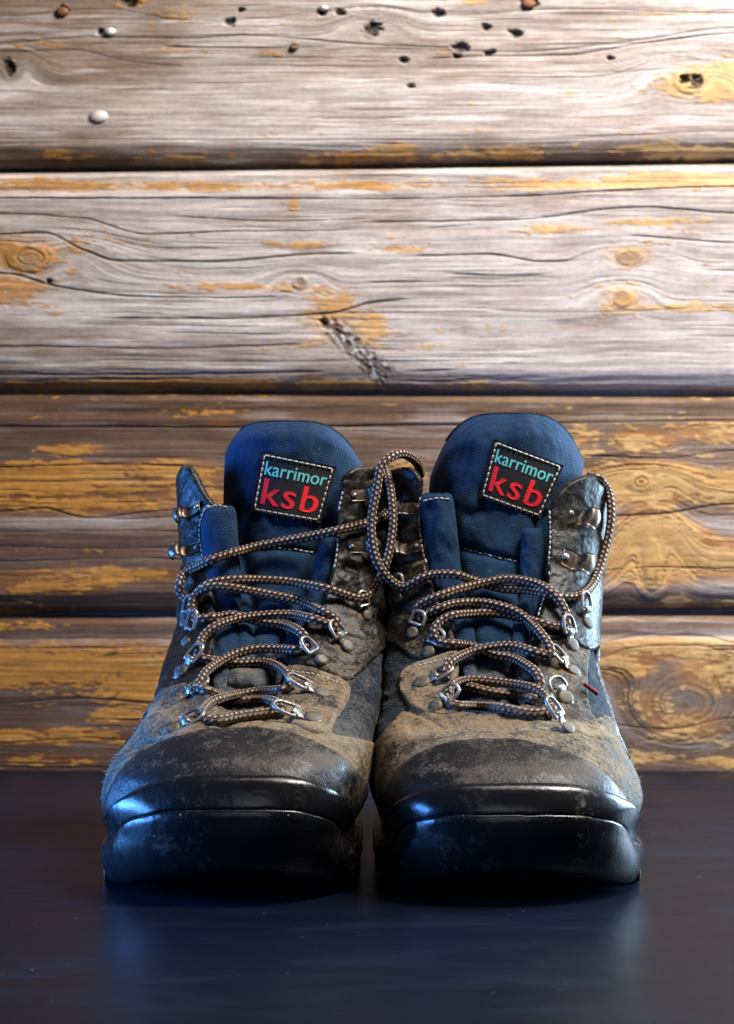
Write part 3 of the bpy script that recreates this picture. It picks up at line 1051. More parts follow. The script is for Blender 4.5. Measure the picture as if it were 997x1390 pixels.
        Y = Y + 0.010 * np.clip((b[:, None] - 0.93) / 0.07, 0, 1) ** 2.2      # rolled top
        # padding: quilted lobes, seams and folds pressed in
        fold = np.zeros_like(PX)
        for pts, w, d in cfg['folds']:
            q = np.array(pts, float)
            best = np.full(PX.shape, 1e9)
            for p0, p1 in zip(q[:-1], q[1:]):
                e = p1 - p0
                t = np.clip(((PX - p0[0]) * e[0] + (PY - p0[1]) * e[1]) / (e @ e), 0, 1)
                best = np.minimum(best, np.hypot(PX - p0[0] - t * e[0], PY - p0[1] - t * e[1]))
            fold += d * np.exp(-(best / w) ** 1.5)
        nz = fbm2(PX / 34, PY / 34, 13 + self.seed, 3) - .5
        nz2 = fbm2(PX / 15, PY / 50, 33 + self.seed, 2) - .5
        low = sstep(0.5, 0.1, b)[:, None]
        Y = Y + fold + 0.006 * nz * (0.5 + low) + 0.003 * nz2 * (.4 + low)
        d = 1 + Y
        X = (PX - CX) * d / FPX
        Z = EYE - (PY - CY) * d / FPX
        Fv = np.stack([X, Y, Z], -1)
        th = 0.011 * (1 - np.abs(a[None]) ** 4) * (1 - 0.9 * np.clip((b[:, None] - 0.9) / 0.1, 0, 1) ** 3) + 0.0006
        Bk = Fv.copy()
        Bk[..., 1] += th
        V = np.vstack([Fv.reshape(-1, 3), Bk.reshape(-1, 3)])
        q = grid_quads(B, A)
        n = B * A
        i = np.arange(B - 1)
        j = np.arange(A - 1)
        e1 = np.stack([i * A, (i + 1) * A, n + (i + 1) * A, n + i * A], 1)
        e2 = np.stack([i * A + A - 1, n + i * A + A - 1, n + (i + 1) * A + A - 1, (i + 1) * A + A - 1], 1)
        t0 = (B - 1) * A
        e3 = np.stack([t0 + j, t0 + j + 1, n + t0 + j + 1, n + t0 + j], 1)[:, ::-1]
        PX2 = np.concatenate([PX.ravel()] * 2)
        PY2 = np.concatenate([PY.ravel()] * 2)
        dd = self.dust(V, PX2, PY2, 0.02, cfg['dust'])
        o = mesh_obj('tongue', V - self.base, [q, q[:, ::-1] + n, e1, e2, e3], M_blue, self.root, True, floats={'dust': dd})
        self.tongue = o
        self.tV, self.tF = Fv.reshape(-1, 3), q
        # dark binding round the top edge
        top = (Fv[B - 2] + Bk[B - 2]) / 2 + np.array([0, 0.003, 0.0004])
        sl = slice(10, A - 6)
        V, F, _ = tube_arrays(top[sl][::2], 0.0011, 8)
        mesh_obj('tongue_binding', V - self.base, F, M_bind, o)

    def pads(self):
        self.padV = []
        for k, pd in enumerate(self.cfg['pads']):
            R = np.array(pd['rows'], float)          # py, centre px, half width px, depth
            py = np.linspace(R[0, 0], R[-1, 0], 110)
            s = 1 if R[0, 0] < R[-1, 0] else -1
            f = lambda c: pchip(R[::s, 0], R[::s, c], py)
            cx, hw, yd = f(1), f(2), f(3)
            end = np.clip((py - R[0, 0]) / 11.0, 0.0, 1)          # blunt, stitched-over upper end
            hw = hw * (0.72 + 0.28 * np.sqrt(1 - (1 - end) ** 2))
            th = np.linspace(0, 2 * np.pi, 49)[:-1]
            cz = 0.55 + 0.45 * np.sqrt(1 - (1 - end) ** 2)
            PX = cx[:, None] + hw[:, None] * np.cos(th)[None]
            rr = hw[:, None] * 1.12 / FPX
            Y = yd[:, None] + rr * 0.75 * np.sin(th)[None] * cz[:, None]
            PY = np.broadcast_to(py[:, None], PX.shape)
            nz = fbm2(PX / 13, PY / 30, 50 + k + self.seed, 3) - .5
            Y = Y + 0.004 * nz
            d = 1 + Y
            V = np.stack([(PX - CX) * d / FPX, Y, EYE - (PY - CY) * d / FPX], -1)
            c0 = V[0].mean(0)
            V = np.vstack([V.reshape(-1, 3), c0])
            q = grid_quads(len(py), 48, True)
            kk = np.arange(48)
            fan = np.stack([np.full(48, len(V) - 1), kk, (kk + 1) % 48], 1)
            dd = self.dust(V, np.append(PX.ravel(), cx[0]), np.append(PY.ravel(), py[0]), 0.02, self.cfg['tongue']['dust'])
            o = mesh_obj('padded_collar', V - self.base, [q, fan], M_blue, self.root, True, floats={'dust': dd})
            self.padV.append((V, q))

    # ---- ray casting on what has been built
    def make_bvh(self):
        g = self.G
        V = [g['P'] + g['N'] * (0.0022 + g['D'])[:, None]]
        keep = (self.throat[self.tris] < 2).any(1) & (g['P'][self.tris][:, :, 1] < 0.24).all(1)
        keep &= (self.topcut[self.tris] > 0).all(1)
        F = [self.tris[keep][:, :3]]
        n = len(V[0])
        for v, q in [(self.tV, self.tF)] + self.padV:
            V.append(v)
            F.append(q[:, [0, 1, 2]] + n)
            F.append(q[:, [0, 2, 3]] + n)
            n += len(v)
        V = np.vstack(V)
        F = np.vstack(F)
        self.bvh = BVHTree.FromPolygons(V.tolist(), F.tolist())

    def hit(self, px, py):
        o = Vector((0, -1, EYE))
        d = Vector(((px - CX) / FPX, 1, -(py - CY) / FPX)).normalized()
        h = self.bvh.ray_cast(o, d)
        if h[0] is None:
            return None
        n = h[1]
        if n.dot(d) > 0: n = -n
        return np.array(h[0]), np.array(n)

    # ---- laces
    def lace(self, pts, rad=0.0023):
        """pts: (px, py, lift in mm towards the viewer, or None) or (px, py, None, depth)"""
        P = catmull([(p[0], p[1]) for p in pts], 1.6)
        key = np.array([(p[0], p[1]) for p in pts], float)
        # position of every control along the sampled curve
        idx = []
        s0 = 0
        for k in key:
            dd = np.hypot(P[s0:, 0] - k[0], P[s0:, 1] - k[1])
            w = min(len(dd), 400)
            idx.append(s0 + int(np.argmin(dd[:w])))
            s0 = idx[-1]
        surf = np.full(len(P), np.nan)
        for i, (x, y) in enumerate(P):
            h = self.hit(x, y)
            if h is not None: surf[i] = h[0][1]
        yk = []
        for p, i in zip(pts, idx):
            if len(p) > 3:
                yk.append(p[3])
            else:
                lo, hi = max(0, i - 2), i + 3
                v = surf[lo:hi]
                v = v[~np.isnan(v)]
                yk.append((v.min() if len(v) else np.nan) - rad - (p[2] or 0) * 0.001)
        yk = np.array(yk, float)
        ok = ~np.isnan(yk)
        yc = pchip(np.array(idx)[ok] + np.arange(ok.sum()) * 1e-6, yk[ok], np.arange(len(P)))
        lift = np.interp(np.arange(len(P)), idx, [(p[2] or 0) * 0.001 for p in pts])
        lim = np.where(np.isnan(surf), 9.0, surf - rad * 0.9 - lift * 0.6)
        Y = np.minimum(yc, lim)
        ker = np.exp(-(np.arange(-12, 13) / 5.0) ** 2)
        ker /= ker.sum()
        Y = np.convolve(np.pad(Y, 12, mode='edge'), ker, 'valid')
        d = 1 + Y
        W = np.stack([(P[:, 0] - CX) * d / FPX, Y, EYE - (P[:, 1] - CY) * d / FPX], 1)
        return W

    def make_laces(self):
        acc = []
        for st in self.cfg['laces']:
            W = self.lace(st)
            t_ = np.arange(len(W))
            W = W + 0.00035 * np.stack([fbm2(t_ / 30, t_ * 0 + 3.7 * k_ + len(W), 5, 2) - .5 for k_ in range(3)], 1)
            V, F, uv = tube_arrays(W, 0.00222 * (0.93 + 0.14 * fbm2(t_ / 24, t_ * 0 + len(W), 8, 2)), 16)
            px, py = w2px(V)
            dd = np.clip(self.dust(V, px, py, 0.05, self.cfg['lace_dust']), 0, .85)
            mesh_obj('lace', V - self.base, F, M_lace, self.root, True, floats={'dust': dd}, uvs=uv)

    # ---- hardware
    def ring_hw(self, rv, tip, hw=8.0, plate=True, mat=None, lift=2.0):
        """a riveted plate with a wire D-ring that the lace runs through"""
        h = self.hit(*rv)
        if h is None: return
        p, n = h
        h2 = self.hit(*tip)
        yt = (h2[0][1] if h2 is not None else p[1]) - lift * 0.001
        q = px2w(tip[0], tip[1], min(yt, p[1] + 0.004))
        u = q - p
        L = np.linalg.norm(u)
        un = u / L
        nn = n - un * (n @ un)
        nn /= np.linalg.norm(nn)
        v = np.cross(nn, un)
        w = hw * (1 + p[1]) / FPX
        nr = nn * 1.0 + np.array([0, -0.30, 0.05])
        nr /= np.linalg.norm(nr)
        bar = L * 0.42
        # wire loop: bar end, bow and back
        r = 0.0009
        loop = []
        for sx, sv in ((bar, -0.8), (bar, -1), (bar + (L - bar) * .45, -1), (L * 0.92, -0.72), (L, 0.0), (L * 0.92, .72), (bar + (L - bar) * .45, 1), (bar, 1), (bar, .8), (bar, 0), (bar, -.8)):
            t = (sx - bar) / max(L - bar, 1e-6)
            loop.append(p + un * sx + v * sv * w + nn * (0.0016 + 0.0015 * t))
        LP = np.array(loop)
        # Catmull in 3D
        Q = []
        PP = np.vstack([LP[-3], LP, LP[2]])
        for i in range(1, len(PP) - 2):
            p0, p1, p2, p3 = PP[i - 1:i + 3]
            t = np.linspace(0, 1, 6, endpoint=False)[:, None]
            Q.append(0.5 * (2 * p1 + (p2 - p0) * t + (2 * p0 - 5 * p1 + 4 * p2 - p3) * t ** 2 + (3 * p1 - p0 - 3 * p2 + p3) * t ** 3))
        V, F, _ = tube_arrays(np.vstack(Q), r, 8)
        ringo = mesh_obj('lace_ring', V - self.base, F, mat or M_steel, self.root)
        # folded strap of metal from rivet round the bar
        if plate:
            pr = [(-0.0052, 0.0004), (-0.0030, 0.0009), (0.0, 0.0010), (bar - 0.0024, 0.0011), (bar - 0.0006, 0.0026), (bar + 0.0012, 0.0031), (bar + 0.0020, 0.0016), (bar + 0.0008, 0.0002)]
            pr = catmull([(a * 1e4, b * 1e4) for a, b in pr], 4.0) * 1e-4
            half = np.array([w * 0.62 * (0.62 + 0.38 * min(1, max(0, (a + 0.0052) / 0.003))) for a, b in pr])
            Vs = []
            for (a, b), hh in zip(pr, half):
                for s_, dz in ((-1, -0.0005), (-0.9, 0), (0.9, 0), (1, -0.0005)):
                    Vs.append(p + un * a + nn * (b + dz) + v * s_ * hh)
            mesh_obj('plate', np.array(Vs) - self.base, grid_quads(len(pr), 4), mat or M_steel, ringo)
        V, F = dome(p + nn * 0.0012, nr, un, w * 0.92, w * 0.86, 0.0008, flat=0.2)
        mesh_obj('rivet', V - self.base, F, M_rivet, ringo)

    def hook_hw(self, c, out, size=11.0):
        h = self.hit(*c)
        if h is None: return
        p, n = h
        o = px2w(out[0], out[1], p[1]) - p
        un = o - n * (o @ n)
        un /= np.linalg.norm(un)
        v = np.cross(n, un)
        w = size * (1 + p[1]) / FPX
        prof = [(-0.0065, 0.0003), (-0.003, 0.0010), (0.0005, 0.0016), (0.0022, 0.0040), (0.0016, 0.0062), (0.0030, 0.0080), (0.0062, 0.0078), (0.0082, 0.0058), (0.0078, 0.0038)]
        pr = catmull([(a * 1e4, b * 1e4) for a, b in prof], 4.0) * 1e-4
        ns = len(pr)
        across = np.linspace(-1, 1, 11)
        V = []
        for k, (a, b) in enumerate(pr):
            t = k / (ns - 1)
            hh = w * (0.72 - 0.08 * math.exp(-((t - .40) / .12) ** 2) + 0.16 * t) * (1 if t < .9 else 1 - 0.45 * ((t - .9) / .1) ** 2)
            for s_ in across:
                V.append(p + un * (a + 0.0012 * (1 - s_ * s_) * t) + n * (b - 0.0012 * s_ * s_ * t) + v * s_ * hh)
        V = np.array(V)
        q = grid_quads(ns, 11)
        # give the sheet 0.8 mm of thickness
        du = np.gradient(V.reshape(ns, 11, 3), axis=0); dv = np.gradient(V.reshape(ns, 11, 3), axis=1)
        nn = np.cross(du, dv); nn /= np.linalg.norm(nn, axis=-1)[..., None] + 1e-12
        Vb = V - nn.reshape(-1, 3) * 0.0008
        N = len(V)
        bi = np.concatenate([np.arange(0, 11), np.arange(1, ns) * 11 + 10, (ns - 1) * 11 + np.arange(9, -1, -1), np.arange(ns - 2, 0, -1) * 11])
        bj = np.roll(bi, -1)
        sk = np.stack([bi, bj, N + bj, N + bi], 1)
        ho = mesh_obj('lace_hook', np.vstack([V, Vb]) - self.base, [q, q[:, ::-1] + N, sk], M_brass, self.root)
        V, F = dome(p - un * 0.0048 + n * 0.0006, n, un, w * 0.34, w * 0.34, 0.0012)
        mesh_obj('rivet', V - self.base, F, M_steel, ho)

    # ---- sewing
    def stitches(self, line, name='stitching', parent=None, pitch=7.0, dash=0.62, rad=0.00042, lift=0.0004, surf=None, mat=None):
        P = catmull(line, 1.0)
        L = np.concatenate([[0], np.cumsum(np.hypot(np.diff(P[:, 0]), np.diff(P[:, 1])))])
        acc = Acc()
        s = 0.0
        k = 0
        while s < L[-1] - pitch * dash:
            pts = []
            jit = random.uniform(-.8, .8)
            for t in np.linspace(0, 1, 5):
                q = s + pitch * dash * t
                x, y = np.interp(q, L, P[:, 0]), np.interp(q, L, P[:, 1])
                h = (surf or self.hit)(x, y + jit * .3)
                if h is None: break
                pts.append(h[0] + h[1] * (lift + 0.0004 * math.sin(t * math.pi) - 0.0002))
            if len(pts) == 5 and max(abs(pts[0][1] - pts[-1][1]), 0) < 0.006:
                acc.add(*tube_arrays(np.array(pts), rad * random.uniform(.85, 1.15), 6)[:2])
            s += pitch * random.uniform(.93, 1.07)
        if acc.n:
            o = acc.build(name, mat or M_thread, parent or self.root, self.base)
            o['kind'] = 'stuff'
            return o

    def fibres(self):
        """frayed threads of suede standing off the outer flank"""
        g = self.G
        r = np.random.default_rng(self.seed)
        side = np.sign(self.base[0])
        m = (side * g['N'][:, 0] > 0.80) & (np.abs(g['N'][:, 1]) < 0.5) & (g['py'] > 925) & (g['py'] < 1090) & (g['P'][:, 1] < self.ym + .02) & (g['P'][:, 2] > .03)
        ids = r.choice(np.where(m)[0], 130)
        acc = Acc()
        for i in ids:
            n = g['N'][i] + r.normal(0, 0.55, 3)
            n /= np.linalg.norm(n)
            L = r.uniform(0.0006, 0.0018)
            p = g['P'][i] + g['N'][i] * (0.0012 + g['D'][i])
            b = r.normal(0, 0.35, 3)
            pts = np.array([p + n * L * t + b * L * t * t for t in (0, .5, 1)])
            acc.add(*tube_arrays(pts, np.array([.00009, .00008, .00004]), 4, False)[:2])
        o = acc.build('frayed_fibres', M_thread, self.root, self.base)
        o['kind'] = 'stuff'

    def make_label(self):
        Q = np.array(self.cfg['patch'], float)      # TL, TR, BR, BL
        def bil(u, v):
            return (Q[0] * (1 - u) * (1 - v) + Q[1] * u * (1 - v) + Q[2] * u * v + Q[3] * (1 - u) * v)
        def at(u, v, lift):
            x, y = bil(u, v)
            h = self.hit(x, y)
            return h[0] + np.array([0, -lift, 0])
        n = 26
        us = np.linspace(0, 1, n)
        G = np.array([[at(u, v, 0.0011) for u in us] for v in us])
        # the patch is stiffer than the tongue: iron out the small bumps
        yy = G[..., 1].copy()
        U, Vv = np.meshgrid(us, us)
        A_ = np.stack([np.ones(n * n), U.ravel(), Vv.ravel(), U.ravel() ** 2, Vv.ravel() ** 2, (U * Vv).ravel()], 1)
        co, *_ = np.linalg.lstsq(A_, yy.ravel(), rcond=None)
        fit = lambda u, v: co @ np.array([1, u, v, u * u, v * v, u * v])
        off = max(0.0, float(np.max((A_ @ co) - yy.ravel())) * 0.7)
        def pos(u, v, lift):
            x, y = bil(u, v)
            return px2w(x, y, fit(u, v) - off - lift)
        V1 = np.array([pos(u, v, 0.0) for v in us for u in us])
        V0 = V1 + np.array([0, 0.004, 0])
        q = grid_quads(n, n)
        N = n * n
        b = np.concatenate([np.arange(n), np.arange(1, n) * n + n - 1, (n - 1) * n + np.arange(n - 2, -1, -1), np.arange(n - 2, 0, -1) * n])
        sk = np.stack([b, np.roll(b, -1), N + np.roll(b, -1), N + b], 1)
        patch = mesh_obj('tongue_label', np.vstack([V1, V0]) - self.base, [q, sk], M_label, self.root)
        # embroidered words
        for word, (u0, u1, vb, vx), bold, m in self.cfg['words']:
            cu = bpy.data.curves.new('lettering', 'FONT')
            cu.body = word
            cu.resolution_u = 6
            cu.space_character = 1.10 if bold else 1.02
            to = bpy.data.objects.new('lettering_source', cu)
            COL.objects.link(to)
            bpy.context.view_layer.update()
            me = bpy.data.meshes.new_from_object(to.evaluated_get(bpy.context.evaluated_depsgraph_get()))
            COL.objects.unlink(to)
            bpy.data.objects.remove(to)
            X = np.array([v.co[:] for v in me.vertices])
            F = []
            for p in me.polygons:
                vs = list(p.vertices)
                for i in range(1, len(vs) - 1):
                    F.append([vs[0], vs[i], vs[i + 1]])
            F = np.array(F)
            bpy.data.meshes.remove(me)
            bx0, bx1 = X[:, 0].min(), X[:, 0].max()
            hx = X[:, 1].max()
            base_y = 0.0
            lo = X[:, 1].min()
            u = u0 + (X[:, 0] - bx0) / (bx1 - bx0) * (u1 - u0)
            v = vb - (X[:, 1] - lo) / (hx - lo) * (vb - vx)
            T1 = []
            reps = (-2, -1, 0, 1, 2) if bold else (-1, 0, 1)
            for r_ in reps:                      # rows of thread laid side by side thicken the strokes
                T1 += [pos(a + r_ * (0.0040 if bold else 0.003), b_, 0.00030 - 0.00002 * abs(r_) + 0.000006 * r_) for a, b_ in zip(u, v)]
            T1 = np.array(T1)
            T0 = T1 + np.array([0, 0.0008, 0])
            F = np.vstack([F + k_ * len(X) for k_ in range(len(reps))])
            # side walls from border edges
            cnt = {}
            for f in F:
                for i in range(3):
                    e = (f[i], f[(i + 1) % 3])
                    key = (min(e), max(e))
                    cnt.setdefault(key, []).append(e)
            be = np.array([v_[0] for v_ in cnt.values() if len(v_) == 1])
            nn = len(T1)
            sk = np.stack([be[:, 0], be[:, 1], nn + be[:, 1], nn + be[:, 0]], 1)
            lo_ = mesh_obj('lettering', np.vstack([T1, T0]) - self.base, [F, sk], m, patch, False)
        # stitching round the patch
        def surf(x, y):
            # invert the bilinear map by iteration
            uv = np.array([.5, .5])
            for _ in range(12):
                p = bil(*uv)
                J = np.stack([(bil(uv[0] + .01, uv[1]) - p) / .01, (bil(uv[0], uv[1] + .01) - p) / .01], 1)
                uv = uv + np.linalg.solve(J, np.array([x, y]) - p)
            return pos(uv[0], uv[1], 0.0), np.array([0, -1.0, 0])
        m_ = 0.045
        acc = Acc()
        for (a, b) in (((m_, m_), (1 - m_, m_)), ((1 - m_, m_), (1 - m_, 1 - m_)), ((1 - m_, 1 - m_), (m_, 1 - m_)), ((m_, 1 - m_), (m_, m_))):
            pa, pb = bil(*a), bil(*b)
            k = int(np.hypot(*(pb - pa)) / 7.6)
            for i in range(k):
                pts = []
                for t in np.linspace(0, 1, 5):
                    f = (i + 0.17 + 0.68 * t) / k
                    q = np.array(a) + (np.array(b) - np.array(a)) * f
                    pts.append(pos(q[0], q[1], 0.0001 + 0.0005 * math.sin(t * math.pi)))
                acc.add(*tube_arrays(np.array(pts), 0.00040, 6)[:2])
        so = acc.build('stitching', M_thread, patch, self.base)
        so['kind'] = 'stuff'

    def build(self):
        c = self.cfg
        self.make_grid()
        g = self.G
        self.topcut = poly_sdf(g['px'], g['py'], smooth_poly(c['outline']))
        self.panel('textile_upper', c['outline'], 0.0002, M_blue_shaded, 3, back=(0.02, 0.170), dust=0.22)
        for p in c['panels']:
            self.panel(**p)
        self.make_sole()
        self.make_tongue()
        self.pads()
        self.make_bvh()
        self.make_label()
        for rv, tip, hw, pl in c['rings']:
            self.ring_hw(rv, tip, hw, pl)
        for cc, oo, sz in c['hooks']:
            self.hook_hw(cc, oo, sz)
        self.make_laces()
        for ln in c['seams']:
            self.stitches(ln)
        self.fibres()


# table rows: z, front y, front x, widest y, left x, right x, front exponent, back y, back x
LEFT = dict(
    seed=3, base=(-0.058, 0.15), cap_z=0.071,
    label='left boot of the pair, pointed dark hook flap standing bare beside its blue tongue',
    table=[
        (.028, .0000, -.0545, .085, -.1195, -.0035, 2.75, .300, -.036),
        (.039, .0000, -.0545, .085, -.1205, -.0008, 2.75, .303, -.036),
        (.051, .0030, -.0545, .087, -.1170, .0010, 2.65, .304, -.036),
        (.0565, .0070, -.0542, .088, -.1135, .0018, 2.60, .304, -.036),
        (.064, .0175, -.0535, .092, -.1075, .0028, 2.55, .304, -.036),
        (.0721, .0360, -.0525, .098, -.1025, .0040, 2.45, .302, -.036),
        (.0772, .0600, -.0505, .106, -.0995, .0050, 2.30, .300, -.036),
        (.0850, .0830, -.0490, .118, -.0975, .0062, 2.25, .298, -.036),
        (.0970, .1030, -.0470, .136, -.0955, .0073, 2.25, .296, -.036),
        (.1080, .1180, -.0455, .152, -.0925, .0078, 2.3, .293, -.037),
        (.1294, .1380, -.0430, .175, -.0918, .0084, 2.4, .288, -.038),
        (.1440, .1470, -.0420, .182, -.0922, .0088, 2.4, .285, -.038),
        (.1660, .1560, -.0420, .190, -.0940, .0095, 2.4, .283, -.039),
        (.1885, .1600, -.0420, .192, -.0950, .0098, 2.4, .282, -.040),
        (.2000, .1610, -.0420, .193, -.0945, .0098, 2.4, .282, -.040)],
    ridge=[.0418, .0416, .0372, .0300, .0245, .0200, .0190, .0190],
    rand_top=[.0562, .0558, .0512, .0430, .0365, .0320, .0310, .0300],
    outline=[(60, 1400), (60, 950), (180, 850), (230, 780), (236, 700), (240, 660), (245, 640), (252, 630), (258, 632), (268, 645), (284, 676), (300, 692), (330, 640), (450, 640), (460, 668),
             (466, 645), (480, 634), (505, 632), (526, 638), (545, 660), (600, 700), (600, 1400)],
    throat=[(330, 966), (300, 962), (283, 946), (284, 920), (288, 890), (293, 860), (291, 830), (288, 790), (279, 750), (274, 716), (281, 694), (296, 684), (300, 560), (470, 560), (463, 640),
            (461, 690), (458, 740), (449, 785), (440, 818), (425, 838), (410, 852), (402, 870), (396, 890), (388, 912), (382, 940), (368, 957)],
    crease=[([(300, 985), (380, 975), (440, 985)], 7, .0012), ([(470, 770), (520, 790)], 6, .0016), ([(462, 800), (500, 840), (520, 845)], 7, .0016), ([(410, 880), (480, 900)], 6, .0010), ([(450, 720), (520, 715)], 8, .0014),
            ([(236, 760), (275, 765)], 7, .0012), ([(230, 850), (285, 830)], 7, .0012), ([(215, 955), (262, 950)], 5, .001), ([(180, 1020), (250, 990)], 5, .0008)],
    panels=[
        dict(name='vamp', poly=[(60, 1400), (60, 1000), (150, 1020), (195, 975), (213, 941), (232, 934), (262, 928), (275, 930), (295, 950), (340, 955), (370, 950), (384, 930), (390, 912), (420, 912), (470, 925), (479, 936), (468, 962), (452, 985), (448, 998), (480, 1002), (510, 1008), (560, 1030), (600, 1400)], thick=.0012, mat=M_vamp, dust=.40, rough_edge=1.5),
        dict(name='quarter', poly=[(60, 1000), (190, 985), (214, 946), (232, 938), (264, 934), (290, 930), (310, 890), (310, 700), (320, 560), (60, 560)], thick=.0020, mat=M_quarter, dust=.00, even=0.6, back=(.02, .172), rough_edge=2.0),
        dict(name='quarter', poly=[(440, 560), (640, 560), (640, 850), (530, 872), (512, 890), (494, 910), (474, 927), (430, 909), (380, 903), (390, 850), (430, 800), (440, 700)], thick=.0020, mat=M_quarter, dust=-.02, rough_edge=1.5),
        dict(name='eyestay', poly=[(360, 966), (376, 940), (384, 904), (430, 911), (470, 926), (477, 938), (462, 968), (446, 996), (428, 1002), (400, 985), (378, 972)], thick=.0026, mat=M_vamp, dust=.48, rough_edge=1.5),
        dict(name='eyestay', poly=[(196, 990), (214, 946), (232, 936), (266, 932), (290, 944), (300, 966), (288, 985), (262, 1003), (225, 1010), (200, 1008)], thick=.0026, mat=M_vamp, dust=.38, rough_edge=1.5),
        dict(name='toe_cap', poly=[(60, 1400), (80, 1160), (140, 1100), (152, 1068), (168, 1042), (200, 1016), (250, 997), (300, 990), (340, 988), (390, 994), (435, 1010), (478, 1038), (505, 1078), (530, 1120), (600, 1400)], thick=.0022, mat=M_cap, dust=.06, roll=9.0),
    ],
    tongue=dict(rows=[(0, 985, 270, 400, .080), (.12, 945, 272, 398, .094), (.25, 895, 275, 425, .114), (.4, 835, 280, 455, .139), (.55, 770, 290, 462, .155), (.7, 700, 303, 472, .161), (.85, 630, 304, 490, .165), (1, 571, 306, 492, .168)],
                arch=(44, 5.0, 60, 3.0), tilt=0,
                folds=[([(335, 745), (380, 744), (440, 752)], 5, .0030), ([(325, 690), (332, 760), (345, 830), (345, 900)], 8, .0050), ([(440, 715), (420, 780), (395, 850), (375, 905)], 7, .0045), ([(310, 900), (345, 905), (380, 890)], 6, .003), ([(300, 930), (345, 940), (385, 925)], 6, .003), ([(340, 860), (400, 855)], 6, .0025)],
                dust=[(340, 935, 60, 35, .85), (345, 895, 60, 25, .35)]),
    pads=[dict(rows=[(686, 296, 24, .1600), (720, 298, 25, .1570), (760, 301, 25, .1545), (800, 306, 22, .149), (840, 308, 18, .140), (880, 304, 16, .123), (918, 298, 12, .106), (950, 302, 3, .092)]),
          dict(rows=[(728, 447, 11, .1580), (780, 438, 15, .1535), (820, 428, 15, .146), (850, 412, 14, .135), (892, 386, 10, .117), (930, 376, 3, .100)])],
    dust=[(420, 985, 60, 30, .35), (330, 985, 100, 12, .35), (470, 900, 40, 40, .45), (480, 830, 40, 25, .25), (470, 760, 30, 30, .12), (215, 985, 40, 40, .10), (330, 1042, 150, 7, .38), (450, 1030, 50, 35, .30), (485, 1080, 40, 60, .35), (300, 1000, 90, 14, .18), (490, 970, 30, 30, .15), (500, 1010, 25, 14, .3)],
    sole_dust=[(480, 1170, 10, 30, .9), (420, 1185, 60, 12, .45), (200, 1150, 30, 12, .2)],
    lace_dust=[(320, 960, 90, 32, .70), (300, 905, 60, 20, .25)],
    patch=[(356, 613), (457, 634), (435, 710), (341, 694)],
    words=[('karrimor', (.085, .925, .365, .135), 0, M_teal), ('ksb', (.11, .895, .855, .42), 1, M_red)],
    rings=[((424, 976), (371, 962), 13, True), ((437, 942), (389, 924), 13, True), ((436, 897), (408, 872), 10, False), ((471, 878), (447, 848), 11, True), ((497, 836), (486, 805), 8, False),
           ((234, 990), (278, 972), 13, True), ((240, 950), (285, 928), 11, True), ((247, 912), (278, 880), 11, True), ((254, 872), (270, 832), 8, False), ((252, 846), (264, 812), 8, False)],
    hooks=[((262, 694), (235, 698), 11), ((258, 748), (235, 750), 11), ((492, 672), (520, 668), 11), ((488, 742), (515, 740), 11)],
    laces=[
        [(372, 952, 0), (380, 962, 1.5), (369, 966, 1), (326, 972, .5), (296, 978, .5), (278, 976, 1)],
        [(268, 974, 1), (276, 962, 2.5), (286, 953, 2.5), (300, 948, 2), (322, 943, 3), (352, 938, 3), (384, 936, 2), (396, 928, 1)],
        [(384, 970, 1), (380, 957, 2.2), (368, 951, 2), (350, 950, 1), (326, 951, 0), (300, 944, 0), (284, 938, .4), (268, 933, .5)],
        [(266, 936, .5), (272, 925, 2), (281, 911, 3), (303, 896, 4), (326, 886, 4.5), (352, 881, 4.5), (380, 881, 4), (406, 882, 2), (416, 878, 1)],
        [(394, 934, 1), (394, 922, 2.5), (388, 912, 3), (374, 903, 2), (352, 898, 1), (326, 899, 1), (300, 898, 1), (282, 895, .5), (270, 892, .5)],
        [(266, 896, .5), (270, 882, 2.5), (275, 866, 3.5), (291, 851, 4), (319, 841, 4), (352, 836, 5), (395, 834, 5), (425, 840, 4), (445, 847, 2), (455, 852, 1)],
        [(414, 884, 1), (416, 870, 3), (408, 858, 4), (388, 849, 3), (352, 844, 1.5), (319, 835, 1), (296, 838, 1), (272, 840, .5), (262, 838, .5)],
        [(452, 856, 1), (457, 843, 2.5), (447, 835, 4), (410, 817, 5), (359, 806, 5), (310, 797, 5), (285, 797, 4.5), (267, 807, 3.5), (262, 824, 2.5), (266, 838, 1.5)],
        [(262, 840, 1), (260, 822, 3), (266, 808, 3.5), (284, 793, 4), (319, 787, 5), (352, 787, 5), (395, 790, 5), (442, 799, 4.5), (470, 808, 3.5), (487, 812, 2.5), (503, 805, 2, .150), (514, 788, 0, .148), (524, 765, 0, .149), (531, 738, 0, .152), (534, 703, 0, .156), (531, 669, 0, .162), (526, 645, 0, .172), (520, 632, 0, .186), (514, 640, 0, .200)],
        [(268, 822, 1), (258, 816, 2, .150), (246, 805, 0, .149), (244, 793, 0, .147), (251, 778, 3), (268, 769, 4), (290, 759, 5), (348, 742, 6), (412, 730, 6), (455, 721, 5), (480, 715, 3), (502, 709, 2), (518, 702, 0, .168), (526, 694, 0, .176)],
    ],
    seams=[[(465, 668), (459, 700), (458, 745), (453, 775)], [(290, 684), (279, 692), (272, 715), (274, 745), (282, 772)], [(395, 912), (430, 917), (466, 930)], [(283, 690), (296, 687), (312, 690)], [(350, 744), (385, 744), (425, 749)]],
)

